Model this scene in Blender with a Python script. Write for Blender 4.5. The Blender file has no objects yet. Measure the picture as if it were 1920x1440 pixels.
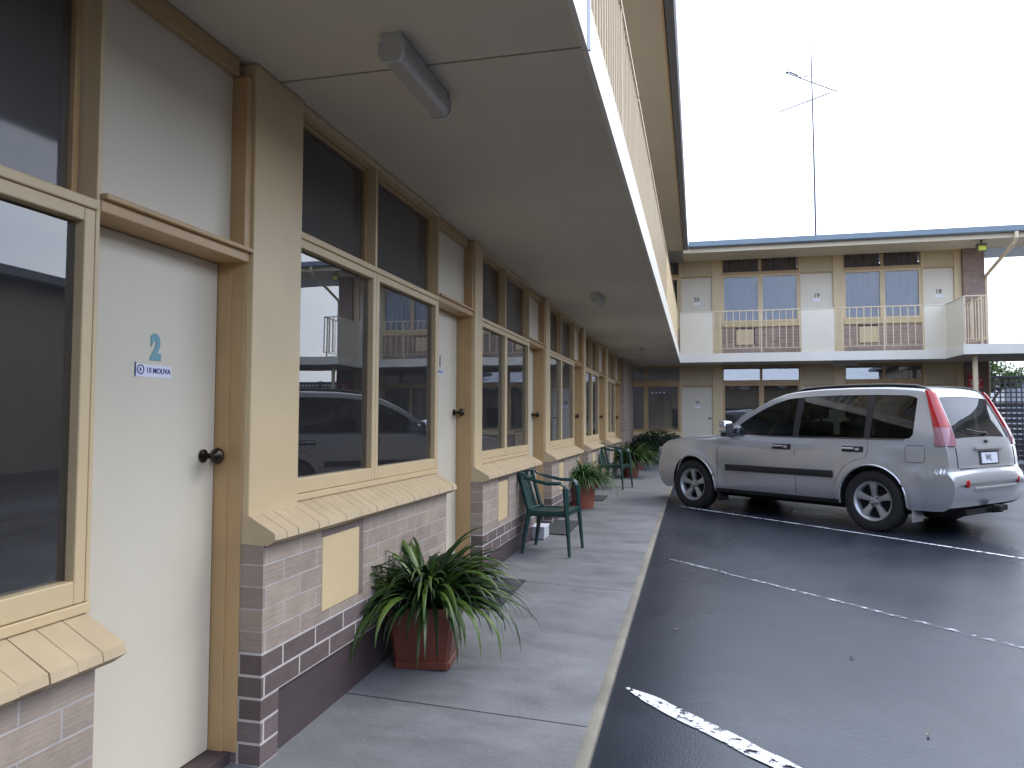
import bpy, bmesh, math, random
from mathutils import Vector, Matrix
from mathutils import noise as mnoise
random.seed(7)
R = math.radians
scene = bpy.context.scene
col = scene.collection

# ------------------------------------------------------------ camera
CX, CZ, YAW, PITCH, ROLL, FPX = 1.7621, 1.4272, 13.8883, 2.6945, 0.1766, 1402.63
ya, pi_, ro = R(YAW), R(PITCH), R(ROLL)
Fv = Vector((-math.sin(ya)*math.cos(pi_), math.cos(ya)*math.cos(pi_), math.sin(pi_)))
Rv = Vector((math.cos(ya), math.sin(ya), 0)); Uv = Rv.cross(Fv)
R2 = Rv*math.cos(ro)+Uv*math.sin(ro); U2 = -Rv*math.sin(ro)+Uv*math.cos(ro)
cd = bpy.data.cameras.new('camera'); cam = bpy.data.objects.new('camera', cd); col.objects.link(cam)
cam.matrix_world = Matrix(((R2.x, U2.x, -Fv.x, CX), (R2.y, U2.y, -Fv.y, 0), (R2.z, U2.z, -Fv.z, CZ), (0, 0, 0, 1)))
cd.sensor_width = 36; cd.lens = 36*FPX/1920; cd.clip_start = .05; cd.clip_end = 2000
scene.camera = cam

# ------------------------------------------------------------ world, sun, exposure
SUN_EL, SUN_AZ = 48, 60          # azimuth measured from +Y towards +X
world = bpy.data.worlds.new("World"); scene.world = world; world.use_nodes = True
wt = world.node_tree; wn = wt.nodes; wl = wt.links; wn.clear()
wo = wn.new('ShaderNodeOutputWorld')
sky = wn.new('ShaderNodeTexSky'); sky.sky_type = 'NISHITA'; sky.sun_disc = False
sky.sun_elevation = R(SUN_EL); sky.sun_rotation = R(SUN_AZ)
b1 = wn.new('ShaderNodeBackground'); b1.inputs['Strength'].default_value = .12
wl.new(sky.outputs[0], b1.inputs[0])
tc = wn.new('ShaderNodeTexCoord')
mp = wn.new('ShaderNodeMapping'); mp.inputs['Scale'].default_value = (1, 1, 2.4)
wl.new(tc.outputs['Generated'], mp.inputs[0])
nz = wn.new('ShaderNodeTexNoise'); nz.inputs['Scale'].default_value = 1.7; nz.inputs['Detail'].default_value = 7; nz.inputs['Roughness'].default_value = .55
wl.new(mp.outputs[0], nz.inputs['Vector'])
cr = wn.new('ShaderNodeValToRGB'); cr.color_ramp.elements[0].position = .34; cr.color_ramp.elements[0].color = (.56, .64, .80, 1)
cr.color_ramp.elements[1].position = .58; cr.color_ramp.elements[1].color = (.92, .975, 1.08, 1)
wl.new(nz.outputs['Fac'], cr.inputs[0])
b2 = wn.new('ShaderNodeBackground'); b2.inputs['Strength'].default_value = 1.55
# the cloud is thinner and bluer towards -Y
sxw = wn.new('ShaderNodeSeparateXYZ'); wl.new(tc.outputs['Generated'], sxw.inputs[0])
mrw = wn.new('ShaderNodeMapRange'); mrw.inputs['From Min'].default_value = .2; mrw.inputs['From Max'].default_value = -.7; wl.new(sxw.outputs[1], mrw.inputs[0])
mcw = wn.new('ShaderNodeMix'); mcw.data_type = 'RGBA'; mcw.blend_type = 'MULTIPLY'; wl.new(mrw.outputs[0], mcw.inputs[0]); wl.new(cr.outputs[0], mcw.inputs[6]); mcw.inputs[7].default_value = (.72, .80, .95, 1)
wl.new(mcw.outputs[2], b2.inputs[0])
mx = wn.new('ShaderNodeMixShader'); mx.inputs[0].default_value = .86
wl.new(b1.outputs[0], mx.inputs[1]); wl.new(b2.outputs[0], mx.inputs[2]); wl.new(mx.outputs[0], wo.inputs[0])

sd = bpy.data.lights.new('sun', 'SUN'); sd.energy = .7; sd.angle = R(22); sd.color = (1, .96, .9)
so = bpy.data.objects.new('sun', sd); col.objects.link(so)
sdir = Vector((math.sin(R(SUN_AZ))*math.cos(R(SUN_EL)), math.cos(R(SUN_AZ))*math.cos(R(SUN_EL)), math.sin(R(SUN_EL))))
so.rotation_euler = sdir.to_track_quat('Z', 'Y').to_euler(); so.location = (20, 10, 30)
scene.view_settings.view_transform = 'Standard'; scene.view_settings.look = 'None'
scene.view_settings.gamma = 1; scene.view_settings.exposure = 1.1
scene.view_settings.use_curve_mapping = False
scene.render.engine = 'CYCLES'
scene.cycles.max_bounces = 8; scene.cycles.glossy_bounces = 4; scene.cycles.transparent_max_bounces = 12
scene.cycles.caustics_reflective = False; scene.cycles.caustics_refractive = False

# ------------------------------------------------------------ materials
def srgb(r, g, b):
    f = lambda c: (c/255/12.92) if c/255 <= .04045 else ((c/255+.055)/1.055)**2.4
    return (f(r), f(g), f(b), 1)
MATS = {}
def mat(name, color, rough=.5, var=.12, scale=6, bump=0, bscale=60, metal=0, coat=0, spec=.5, detail=5, streak=False, rvar=0):
    m = bpy.data.materials.new(name); m.use_nodes = True
    nt = m.node_tree; n = nt.nodes; l = nt.links; p = n['Principled BSDF']
    p.inputs['Roughness'].default_value = rough; p.inputs['Metallic'].default_value = metal
    p.inputs['Coat Weight'].default_value = coat; p.inputs['Coat Roughness'].default_value = .05
    p.inputs['Specular IOR Level'].default_value = spec
    t = n.new('ShaderNodeTexCoord'); mpp = n.new('ShaderNodeMapping')
    l.new(t.outputs['Object'], mpp.inputs[0])
    if streak: mpp.inputs['Scale'].default_value = (1, 1, .18)
    a = n.new('ShaderNodeTexNoise'); a.inputs['Scale'].default_value = scale; a.inputs['Detail'].default_value = detail; a.inputs['Roughness'].default_value = .6
    l.new(mpp.outputs[0], a.inputs['Vector'])
    r = n.new('ShaderNodeValToRGB'); r.color_ramp.elements[0].position = .3; r.color_ramp.elements[1].position = .7
    lo = [c*(1-var) for c in color[:3]]+[1]; hi = [min(1, c*(1+var)) for c in color[:3]]+[1]
    r.color_ramp.elements[0].color = lo; r.color_ramp.elements[1].color = hi
    l.new(a.outputs['Fac'], r.inputs[0]); l.new(r.outputs[0], p.inputs['Base Color'])
    if rvar:
        mr = n.new('ShaderNodeMapRange'); mr.inputs['To Min'].default_value = rough-rvar; mr.inputs['To Max'].default_value = rough+rvar
        mr.inputs['From Min'].default_value = .3; mr.inputs['From Max'].default_value = .7
        l.new(a.outputs['Fac'], mr.inputs['Value']); l.new(mr.outputs[0], p.inputs['Roughness'])
    if bump:
        b = n.new('ShaderNodeTexNoise'); b.inputs['Scale'].default_value = bscale; b.inputs['Detail'].default_value = 4
        l.new(t.outputs['Object'], b.inputs['Vector'])
        bu = n.new('ShaderNodeBump'); bu.inputs['Strength'].default_value = bump; bu.inputs['Distance'].default_value = .01
        l.new(b.outputs['Fac'], bu.inputs['Height']); l.new(bu.outputs[0], p.inputs['Normal'])
    MATS[name] = m
    return m

M_tan = mat('tan_paint', srgb(210, 187, 147), .40, .05, 3, .06, 25)
M_tan2 = mat('tan_trim_paint', srgb(186, 154, 110), .40, .07, 5, .06, 30)
M_cream = mat('cream_door_paint', srgb(216, 207, 188), .40, .04, 1.3, .05, 9)
M_white = mat('white_fascia_paint', srgb(222, 217, 205), .5, .05, 1.6, .04, 12, streak=True)
M_soffit = mat('soffit_paint', srgb(208, 198, 180), .65, .06, .9, .08, 40)
M_panel = mat('beige_panel_paint', srgb(196, 180, 146), .5, .04, 2.5, .04, 15)
M_sill = mat('painted_sill', srgb(192, 172, 140), .5, .08, 8, .15, 30)
M_skirt = mat('dark_base_paint', srgb(72, 60, 62), .55, .12, 4, .1, 40)
M_dark = mat('dark_room', (.20, .19, .18, 1), .9, .2, 2)
M_curt = mat('curtain_cloth', srgb(168, 152, 142), .9, .15, 5, .1, 80)
M_curtd = mat('brown_curtain_cloth', srgb(82, 62, 60), .9, .3, 3, .1, 80)
M_curtw = mat('white_curtain_cloth', srgb(190, 190, 192), .9, .1, 3, .1, 80)
M_curtg = mat('sky_tinted_curtain', srgb(104, 110, 124), .9, .1, 3, .1, 80)  # curtain cloth; blue of the sky mirrored in the panes put into its colour
M_gut = mat('grey_gutter_metal', srgb(112, 124, 134), .35, .05, 3, metal=.2)
M_gutd = mat('gutter_dark_metal', srgb(95, 98, 104), .4, .08, 3)
M_rail = mat('cream_rail_paint', srgb(214, 194, 162), .4, .05, 10)
M_roof = mat('roof_sheet', srgb(140, 145, 150), .5, .08, 2)
M_black = mat('black_plastic', (.012, .012, .014, 1), .4, .2, 10)
M_brass = mat('aged_brass', srgb(176, 148, 92), .35, .15, 30, metal=.35)
M_knob = mat('dark_knob_metal', srgb(60, 52, 48), .22, .1, 20, metal=.8)
M_teal = mat('teal_number', srgb(105, 160, 172), .4, .04, 10)
M_blue = mat('navy_lettering', srgb(45, 60, 130), .5, .05, 10)
M_label = mat('sticker_white', srgb(226, 228, 240), .4, .03, 10)
M_ltcover = mat('batten_diffuser', srgb(168, 164, 158), .35, .03, 6)
M_ltbody = mat('batten_body', srgb(196, 198, 196), .35, .03, 6)
M_terra = mat('terracotta_glaze', srgb(112, 60, 46), .38, .18, 7, .08, 20)
M_terra2 = mat('terracotta_clay', srgb(142, 78, 58), .6, .15, 7, .08, 20)
M_soil = mat('potting_soil', (.02, .014, .01, 1), .9, .3, 30, .5, 40)
M_chair = mat('green_plastic', srgb(24, 60, 58), .35, .12, 8, .03, 60)
M_mat = mat('door_mat_fibre', srgb(62, 64, 66), .95, .2, 60, .5, 300)
M_boxw = mat('grey_box_plastic', srgb(190, 192, 198), .45, .06, 8)
M_wire = mat('dark_wire', srgb(70, 72, 85), .5, .1, 10, metal=.5)
M_red = mat('red_sign_paint', srgb(200, 55, 60), .5, .1, 30)
M_concg = mat('lattice_timber', srgb(96, 92, 96), .7, .2, 8)
M_bark = mat('tree_bark', srgb(90, 75, 62), .9, .25, 14, .5, 30)
M_nwall = mat('neighbour_render', srgb(150, 138, 124), .8, .08, 1.5, .1, 30)
M_farw = mat('far_shed_sheet', srgb(200, 208, 216), .6, .05, 2)

def leafmat(name, c1, c2, c3):
    m = bpy.data.materials.new(name); m.use_nodes = True
    nt = m.node_tree; n = nt.nodes; l = nt.links; p = n['Principled BSDF']
    p.inputs['Roughness'].default_value = .38
    g = n.new('ShaderNodeNewGeometry'); r = n.new('ShaderNodeValToRGB')
    r.color_ramp.elements[0].color = c1; r.color_ramp.elements[1].color = c3
    e = r.color_ramp.elements.new(.55); e.color = c2
    l.new(g.outputs['Random Per Island'], r.inputs[0]); l.new(r.outputs[0], p.inputs['Base Color'])
    tr = n.new('ShaderNodeBsdfTranslucent'); l.new(r.outputs[0], tr.inputs[0])
    mxx = n.new('ShaderNodeMixShader'); mxx.inputs[0].default_value = .25
    l.new(p.outputs[0], mxx.inputs[1]); l.new(tr.outputs[0], mxx.inputs[2]); l.new(mxx.outputs[0], n['Material Output'].inputs[0])
    return m
M_leaf = leafmat('strap_leaf', srgb(18, 36, 18), srgb(36, 64, 28), srgb(98, 124, 52))
M_leaf2 = leafmat('fine_leaf', srgb(34, 62, 30), srgb(62, 98, 46), srgb(110, 140, 80))
M_leafdry = mat('dry_leaf', srgb(150, 140, 120), .8, .2, 60)
M_tree = leafmat('tree_leaf', srgb(38, 62, 30), srgb(70, 98, 48), srgb(118, 140, 80))
M_shrub = leafmat('shrub_leaf', srgb(18, 36, 18), srgb(28, 54, 26), srgb(48, 76, 36))

def glassmat(name, tint, ior, rough=.0, haze=0.0):
    m = bpy.data.materials.new(name); m.use_nodes = True
    nt = m.node_tree; n = nt.nodes; l = nt.links; n.remove(n['Principled BSDF'])
    t = n.new('ShaderNodeBsdfTransparent'); t.inputs[0].default_value = tint
    g = n.new('ShaderNodeBsdfGlossy'); g.inputs['Roughness'].default_value = rough; g.inputs[0].default_value = (.97, .98, 1, 1)
    f = n.new('ShaderNodeFresnel'); f.inputs[0].default_value = ior
    # slight waviness of real panes
    tcc = n.new('ShaderNodeTexCoord'); nn = n.new('ShaderNodeTexNoise'); nn.inputs['Scale'].default_value = 1.3; nn.inputs['Detail'].default_value = 1
    bb = n.new('ShaderNodeBump'); bb.inputs['Strength'].default_value = .04; bb.inputs['Distance'].default_value = .03
    l.new(tcc.outputs['Object'], nn.inputs['Vector']); l.new(nn.outputs['Fac'], bb.inputs['Height']); l.new(bb.outputs[0], g.inputs['Normal'])
    mxx = n.new('ShaderNodeMixShader'); l.new(f.outputs[0], mxx.inputs[0]); l.new(t.outputs[0], mxx.inputs[1]); l.new(g.outputs[0], mxx.inputs[2])
    d = n.new('ShaderNodeBsdfDiffuse'); d.inputs[0].default_value = (.52, .50, .50, 1); md = n.new('ShaderNodeMixShader'); md.inputs[0].default_value = haze  # even grey haze lifts dark panes, in place of reflections and room light
    l.new(mxx.outputs[0], md.inputs[1]); l.new(d.outputs[0], md.inputs[2])
    l.new(md.outputs[0], n['Material Output'].inputs[0])
    return m
M_glass = glassmat('window_glass', (.93, .94, .95, 1), 2.15, 0, .035)
M_glassf = glassmat('far_window_glass', (.93, .94, .95, 1), 1.62)
M_cglass = glassmat('car_window_glass', (.26, .30, .30, 1), 1.42)
M_cglassr = glassmat('rear_window_glass', (.30, .34, .34, 1), 1.75, 0, .03)
M_flyscr = glassmat('screened_glass', (.94, .94, .94, 1), 1.55, .06, .07)

def brickmat(name, split, cu, cu2, cl, cl2, mortar, bw=.27, rh=.0865):
    """rows laid along the face; rows below local z = split are the darker brick of the base courses"""
    m = bpy.data.materials.new(name); m.use_nodes = True
    nt = m.node_tree; n = nt.nodes; l = nt.links; p = n['Principled BSDF']
    tcc = n.new('ShaderNodeTexCoord'); sx = n.new('ShaderNodeSeparateXYZ'); l.new(tcc.outputs['Object'], sx.inputs[0])
    ge = n.new('ShaderNodeNewGeometry'); sn = n.new('ShaderNodeSeparateXYZ'); l.new(ge.outputs['Normal'], sn.inputs[0])
    ab = n.new('ShaderNodeMath'); ab.operation = 'ABSOLUTE'; l.new(sn.outputs[0], ab.inputs[0])
    gt = n.new('ShaderNodeMath'); gt.operation = 'GREATER_THAN'; l.new(ab.outputs[0], gt.inputs[0]); gt.inputs[1].default_value = .5
    mxf = n.new('ShaderNodeMix'); l.new(gt.outputs[0], mxf.inputs[0]); l.new(sx.outputs[0], mxf.inputs[2]); l.new(sx.outputs[1], mxf.inputs[3])
    cb = n.new('ShaderNodeCombineXYZ'); l.new(mxf.outputs[0], cb.inputs[0]); l.new(sx.outputs[2], cb.inputs[1])
    def br(a, b, mo, ms):
        k = n.new('ShaderNodeTexBrick'); k.inputs['Color1'].default_value = a; k.inputs['Color2'].default_value = b; k.inputs['Mortar'].default_value = mo
        k.inputs['Scale'].default_value = 1; k.inputs['Mortar Size'].default_value = ms; k.inputs['Brick Width'].default_value = bw; k.inputs['Row Height'].default_value = rh
        k.inputs['Mortar Smooth'].default_value = .15; k.inputs['Bias'].default_value = 0
        l.new(cb.outputs[0], k.inputs['Vector']); return k
    A = br(cu, cu2, mortar, .0035); B = br(cl, cl2, tuple(min(1, c*1.25) for c in mortar[:3])+(1,), .0055)
    lt = n.new('ShaderNodeMath'); lt.operation = 'LESS_THAN'; l.new(sx.outputs[2], lt.inputs[0]); lt.inputs[1].default_value = split
    mc = n.new('ShaderNodeMix'); mc.data_type = 'RGBA'; l.new(lt.outputs[0], mc.inputs[0]); l.new(A.outputs['Color'], mc.inputs[6]); l.new(B.outputs['Color'], mc.inputs[7])
    no = n.new('ShaderNodeTexNoise'); no.inputs['Scale'].default_value = 9; no.inputs['Detail'].default_value = 8; no.inputs['Roughness'].default_value = .7
    l.new(tcc.outputs['Object'], no.inputs['Vector'])
    hs = n.new('ShaderNodeHueSaturation'); mr = n.new('ShaderNodeMapRange'); mr.inputs['To Min'].default_value = .62; mr.inputs['To Max'].default_value = 1.38
    l.new(no.outputs['Fac'], mr.inputs[0]); l.new(mr.outputs[0], hs.inputs['Value']); l.new(mc.outputs[2], hs.inputs['Color']); l.new(hs.outputs[0], p.inputs['Base Color'])
    p.inputs['Roughness'].default_value = .75
    # relief: recessed mortar plus drag marks in the face
    mp2 = n.new('ShaderNodeMapping'); mp2.inputs['Scale'].default_value = (6, 6, 90); l.new(tcc.outputs['Object'], mp2.inputs[0])
    n2 = n.new('ShaderNodeTexNoise'); n2.inputs['Scale'].default_value = 1; n2.inputs['Detail'].default_value = 5; l.new(mp2.outputs[0], n2.inputs['Vector'])
    ad = n.new('ShaderNodeMath'); ad.operation = 'MULTIPLY_ADD'; l.new(A.outputs['Fac'], ad.inputs[0]); ad.inputs[1].default_value = -1; l.new(n2.outputs['Fac'], ad.inputs[2])
    bu = n.new('ShaderNodeBump'); bu.inputs['Strength'].default_value = .45; bu.inputs['Distance'].default_value = .006
    l.new(ad.outputs[0], bu.inputs['Height']); l.new(bu.outputs[0], p.inputs['Normal'])
    return m
MORT = srgb(172, 166, 162)
M_brick = brickmat('taupe_brick', .18, srgb(164, 148, 134), srgb(144, 130, 119), srgb(92, 78, 76), srgb(118, 106, 104), MORT)
M_brickf = brickmat('taupe_brick_plain', -9, srgb(166, 144, 130), srgb(150, 130, 118), srgb(98, 78, 76), srgb(120, 104, 104), srgb(176, 168, 162))
M_brickp = brickmat('pillar_brick', -9, srgb(152, 130, 120), srgb(138, 118, 108), srgb(98, 78, 76), srgb(120, 104, 104), srgb(138, 126, 122))

# ------------------------------------------------------------ mesh helpers
def link(name, me, m, parent=None, smooth=None, loc=None):
    o = bpy.data.objects.new(name, me); col.objects.link(o)
    if m is not None:
        for mm in (m if isinstance(m, (list, tuple)) else [m]): me.materials.append(mm)
    if loc is not None: o.location = loc
    if parent is not None: o.parent = parent
    if smooth is not None:
        me.polygons.foreach_set('use_smooth', [True]*len(me.polygons)); me.set_sharp_from_angle(angle=R(smooth))
    return o
class MB:
    def __init__(s): s.v = []; s.f = []; s.mi = []; s.cur = 0
    def add(s, vs, fs):
        b = len(s.v); s.v += [tuple(v) for v in vs]; s.f += [tuple(b+i for i in f) for f in fs]; s.mi += [s.cur]*len(fs)
    def box(s, x0, x1, y0, y1, z0, z1, c=0.0):
        """axis box; c = chamfer"""
        if c <= 0:
            vs = [(x, y, z) for x in (x0, x1) for y in (y0, y1) for z in (z0, z1)]
            s.add(vs, [(0, 1, 3, 2), (4, 6, 7, 5), (0, 4, 5, 1), (2, 3, 7, 6), (0, 2, 6, 4), (1, 5, 7, 3)]); return
        bm = bmesh.new(); bmesh.ops.create_cube(bm, size=1)
        for v in bm.verts: v.co = Vector((x0+(x1-x0)*(v.co.x+.5), y0+(y1-y0)*(v.co.y+.5), z0+(z1-z0)*(v.co.z+.5)))
        bmesh.ops.bevel(bm, geom=bm.edges[:], offset=c, segments=2, affect='EDGES', profile=.5)
        bm.verts.index_update(); s.add([v.co for v in bm.verts], [[v.index for v in f.verts] for f in bm.faces]); bm.free()
    def prism(s, poly, axis, a0, a1):
        """poly in the two other axes (in xyz order), extruded along axis"""
        n = len(poly)
        def mk(p, a):
            q = list(p); q.insert(axis, a); return tuple(q)
        s.add([mk(p, a0) for p in poly]+[mk(p, a1) for p in poly],
              [tuple(range(n)), tuple(range(2*n-1, n-1, -1))]+[(i, (i+1) % n, n+(i+1) % n, n+i) for i in range(n)])
    def quad(s, a, b, c, d): s.add([a, b, c, d], [(0, 1, 2, 3)])
    def tube(s, pts, rad, n=8, squash=1.0, up=None, cap=True):
        pts = [Vector(p) for p in pts]; rr = rad if isinstance(rad, (list, tuple)) else [rad]*len(pts)
        b = len(s.v); prev = None
        for i, p in enumerate(pts):
            t = (pts[min(i+1, len(pts)-1)]-pts[max(i-1, 0)]).normalized()
            ref = Vector(up) if up else (Vector((0, 0, 1)) if abs(t.z) < .9 else Vector((1, 0, 0)))
            a = t.cross(ref).normalized(); c = a.cross(t)
            for k in range(n):
                w = 2*math.pi*k/n
                s.v.append(tuple(p+a*math.cos(w)*rr[i]+c*math.sin(w)*rr[i]*squash))
        for i in range(len(pts)-1):
            for k in range(n):
                s.f.append((b+i*n+k, b+i*n+(k+1) % n, b+(i+1)*n+(k+1) % n, b+(i+1)*n+k)); s.mi.append(s.cur)
        if cap:
            s.f.append(tuple(b+k for k in range(n-1, -1, -1))); s.f.append(tuple(b+(len(pts)-1)*n+k for k in range(n))); s.mi += [s.cur]*2
    def lathe(s, prof, center, axis=(0, 0, 1), n=32):
        """prof = [(r, h)] along axis"""
        ax = Vector(axis).normalized(); ref = Vector((0, 0, 1)) if abs(ax.z) < .9 else Vector((1, 0, 0))
        a = ax.cross(ref).normalized(); c = a.cross(ax); b = len(s.v); cc = Vector(center)
        for r_, h in prof:
            for k in range(n):
                w = 2*math.pi*k/n; s.v.append(tuple(cc+ax*h+a*math.cos(w)*r_+c*math.sin(w)*r_))
        for i in range(len(prof)-1):
            for k in range(n):
                s.f.append((b+i*n+k, b+i*n+(k+1) % n, b+(i+1)*n+(k+1) % n, b+(i+1)*n+k)); s.mi.append(s.cur)
    def grid(s, rows):
        b = len(s.v); m_ = len(rows[0])
        for r_ in rows: s.v += [tuple(p) for p in r_]
        for i in range(len(rows)-1):
            for j in range(m_-1):
                s.f.append((b+i*m_+j, b+i*m_+j+1, b+(i+1)*m_+j+1, b+(i+1)*m_+j)); s.mi.append(s.cur)
    def build(s, name, m, parent=None, smooth=None, loc=None, origin=None, recalc=True):
        me = bpy.data.meshes.new(name)
        vs = s.v if origin is None else [(x-origin[0], y-origin[1], z-origin[2]) for x, y, z in s.v]
        me.from_pydata(vs, [], s.f); me.polygons.foreach_set('material_index', s.mi); me.update()
        if recalc:
            bm = bmesh.new(); bm.from_mesh(me); bmesh.ops.recalc_face_normals(bm, faces=bm.faces); bm.to_mesh(me); bm.free()
        return link(name, me, m, parent, smooth, origin if origin is not None else loc)
def tag(o, label=None, cat=None, group=None, kind=None):
    if label: o['label'] = label
    if cat: o['category'] = cat
    if group: o['group'] = group
    if kind: o['kind'] = kind
    return o
def thing(name, label, cat, loc=(0, 0, 0), rz=0, group=None):
    o = bpy.data.objects.new(name, None); o.empty_display_size = .2; col.objects.link(o)
    o.location = loc; o.rotation_euler = (0, 0, rz); return tag(o, label, cat, group)
def dup(root, loc, rz, label, sc=1):
    r_ = root.copy(); col.objects.link(r_); r_.location = loc; r_.rotation_euler = (0, 0, rz); r_.scale = (sc, sc, sc); r_['label'] = label
    for ch in list(root.children):
        c = ch.copy(); col.objects.link(c); c.parent = r_
        for g in ch.children:
            d = g.copy(); col.objects.link(d); d.parent = c
    return r_
def text(name, s, size, origin, ex, ey, m, parent, extr=.001, bold=0.0, sx=1.0):
    cu = bpy.data.curves.new(name, 'FONT'); cu.body = s; cu.size = size; cu.extrude = extr; cu.offset = bold; cu.align_x = 'CENTER'; cu.align_y = 'CENTER'; cu.resolution_u = 4
    t = bpy.data.objects.new(name+'_curve', cu); col.objects.link(t)
    bpy.context.view_layer.update()
    me = bpy.data.meshes.new_from_object(t.evaluated_get(bpy.context.evaluated_depsgraph_get()))
    bpy.data.objects.remove(t); me.name = name; me.materials.clear()
    ex = Vector(ex); ey = Vector(ey); ez = ex.cross(ey)
    for v in me.vertices:
        c = v.co.copy(); v.co = Vector(origin)+ex*c.x*sx+ey*c.y+ez*c.z
    return link(name, me, m, parent)

# ------------------------------------------------------------ ground
def lerp(a, b, t): return a+(b-a)*t
def gz(y):
    P = [(-30, -.05), (0, -.03), (3, .0), (5, .055), (9, .15), (11, .18), (13, .2), (20, .22), (200, .25)]
    for (a, za), (b, zb) in zip(P, P[1:]):
        if y <= b: return lerp(za, zb, max(0, (y-a)/(b-a)))
    return .25
KX = 1.32
def pz(x, y): return gz(y)+.028+.05*(1-min(max(x, 0), KX)/KX)*(1 if y < 6 else max(.3, 1-(y-6)/6))

def asphalt_mat():
    m = bpy.data.materials.new('wet_asphalt'); m.use_nodes = True
    nt = m.node_tree; n = nt.nodes; l = nt.links; p = n['Principled BSDF']
    t = n.new('ShaderNodeTexCoord')
    def noise(sc, de, ro_=.6):
        k = n.new('ShaderNodeTexNoise'); k.inputs['Scale'].default_value = sc; k.inputs['Detail'].default_value = de; k.inputs['Roughness'].default_value = ro_
        l.new(t.outputs['Object'], k.inputs['Vector']); return k
    big = noise(.45, 5); mid = noise(3.5, 6); fine = noise(170, 3, .7)
    r = n.new('ShaderNodeValToRGB'); r.color_ramp.elements[0].position = .3; r.color_ramp.elements[0].color = (.012, .015, .024, 1)
    r.color_ramp.elements[1].position = .72; r.color_ramp.elements[1].color = (.030, .035, .050, 1)
    mxn = n.new('ShaderNodeMix'); mxn.inputs[0].default_value = .45; l.new(mid.outputs['Fac'], mxn.inputs[2]); l.new(fine.outputs['Fac'], mxn.inputs[3])
    l.new(mxn.outputs[0], r.inputs[0]); l.new(r.outputs[0], p.inputs['Base Color'])
    mr = n.new('ShaderNodeMapRange'); mr.inputs['From Min'].default_value = .35; mr.inputs['From Max'].default_value = .65
    mr.inputs['To Min'].default_value = .24; mr.inputs['To Max'].default_value = .40
    l.new(big.outputs['Fac'], mr.inputs[0]); l.new(mr.outputs[0], p.inputs['Roughness'])
    vo = n.new('ShaderNodeTexVoronoi'); vo.inputs['Scale'].default_value = 110; l.new(t.outputs['Object'], vo.inputs['Vector'])
    bu = n.new('ShaderNodeBump'); bu.inputs['Strength'].default_value = .13; bu.inputs['Distance'].default_value = .004
    p.inputs['Specular Tint'].default_value = (.74, .84, 1, 1); p.inputs['Specular IOR Level'].default_value = .6  # blue of the sky reflection is put into the specular colour
    l.new(vo.outputs['Distance'], bu.inputs['Height']); l.new(bu.outputs[0], p.inputs['Normal'])
    return m
def concrete_mat():
    m = bpy.data.materials.new('path_concrete'); m.use_nodes = True
    nt = m.node_tree; n = nt.nodes; l = nt.links; p = n['Principled BSDF']
    t = n.new('ShaderNodeTexCoord'); s = n.new('ShaderNodeSeparateXYZ'); l.new(t.outputs['Object'], s.inputs[0])
    mpp = n.new('ShaderNodeMapping'); mpp.inputs['Scale'].default_value = (1, 1.6, 1); l.new(t.outputs['Object'], mpp.inputs[0])
    a = n.new('ShaderNodeTexNoise'); a.inputs['Scale'].default_value = 2.2; a.inputs['Detail'].default_value = 9; a.inputs['Roughness'].default_value = .68; l.new(mpp.outputs[0], a.inputs['Vector'])
    b = n.new('ShaderNodeTexNoise'); b.inputs['Scale'].default_value = 60; b.inputs['Detail'].default_value = 4; l.new(t.outputs['Object'], b.inputs['Vector'])
    r = n.new('ShaderNodeValToRGB'); r.color_ramp.elements[0].position = .30; r.color_ramp.elements[0].color = srgb(98, 98, 101)
    r.color_ramp.elements[1].position = .68; r.color_ramp.elements[1].color = srgb(132, 133, 136)
    mm = n.new('ShaderNodeMix'); mm.inputs[0].default_value = .25; l.new(a.outputs['Fac'], mm.inputs[2]); l.new(b.outputs['Fac'], mm.inputs[3]); l.new(mm.outputs[0], r.inputs[0])
    # control joints every 2.45 m
    md = n.new('ShaderNodeMath'); md.operation = 'WRAP'; md.inputs[1].default_value = 2.45; md.inputs[2].default_value = 0
    ad = n.new('ShaderNodeMath'); ad.operation = 'ADD'; ad.inputs[1].default_value = -3.42+24.5; l.new(s.outputs[1], ad.inputs[0]); l.new(ad.outputs[0], md.inputs[0])
    lt = n.new('ShaderNodeMath'); lt.operation = 'LESS_THAN'; lt.inputs[1].default_value = .011; l.new(md.outputs[0], lt.inputs[0])
    mc = n.new('ShaderNodeMix'); mc.data_type = 'RGBA'; l.new(lt.outputs[0], mc.inputs[0]); l.new(r.outputs[0], mc.inputs[6]); mc.inputs[7].default_value = (.03, .03, .032, 1)
    l.new(mc.outputs[2], p.inputs['Base Color'])
    mr = n.new('ShaderNodeMapRange'); mr.inputs['From Min'].default_value = .3; mr.inputs['From Max'].default_value = .7; mr.inputs['To Min'].default_value = .42; mr.inputs['To Max'].default_value = .7
    l.new(a.outputs['Fac'], mr.inputs[0]); l.new(mr.outputs[0], p.inputs['Roughness'])
    bu = n.new('ShaderNodeBump'); bu.inputs['Strength'].default_value = .25; bu.inputs['Distance'].default_value = .004; l.new(b.outputs['Fac'], bu.inputs['Height']); l.new(bu.outputs[0], p.inputs['Normal'])
    return m
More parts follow.
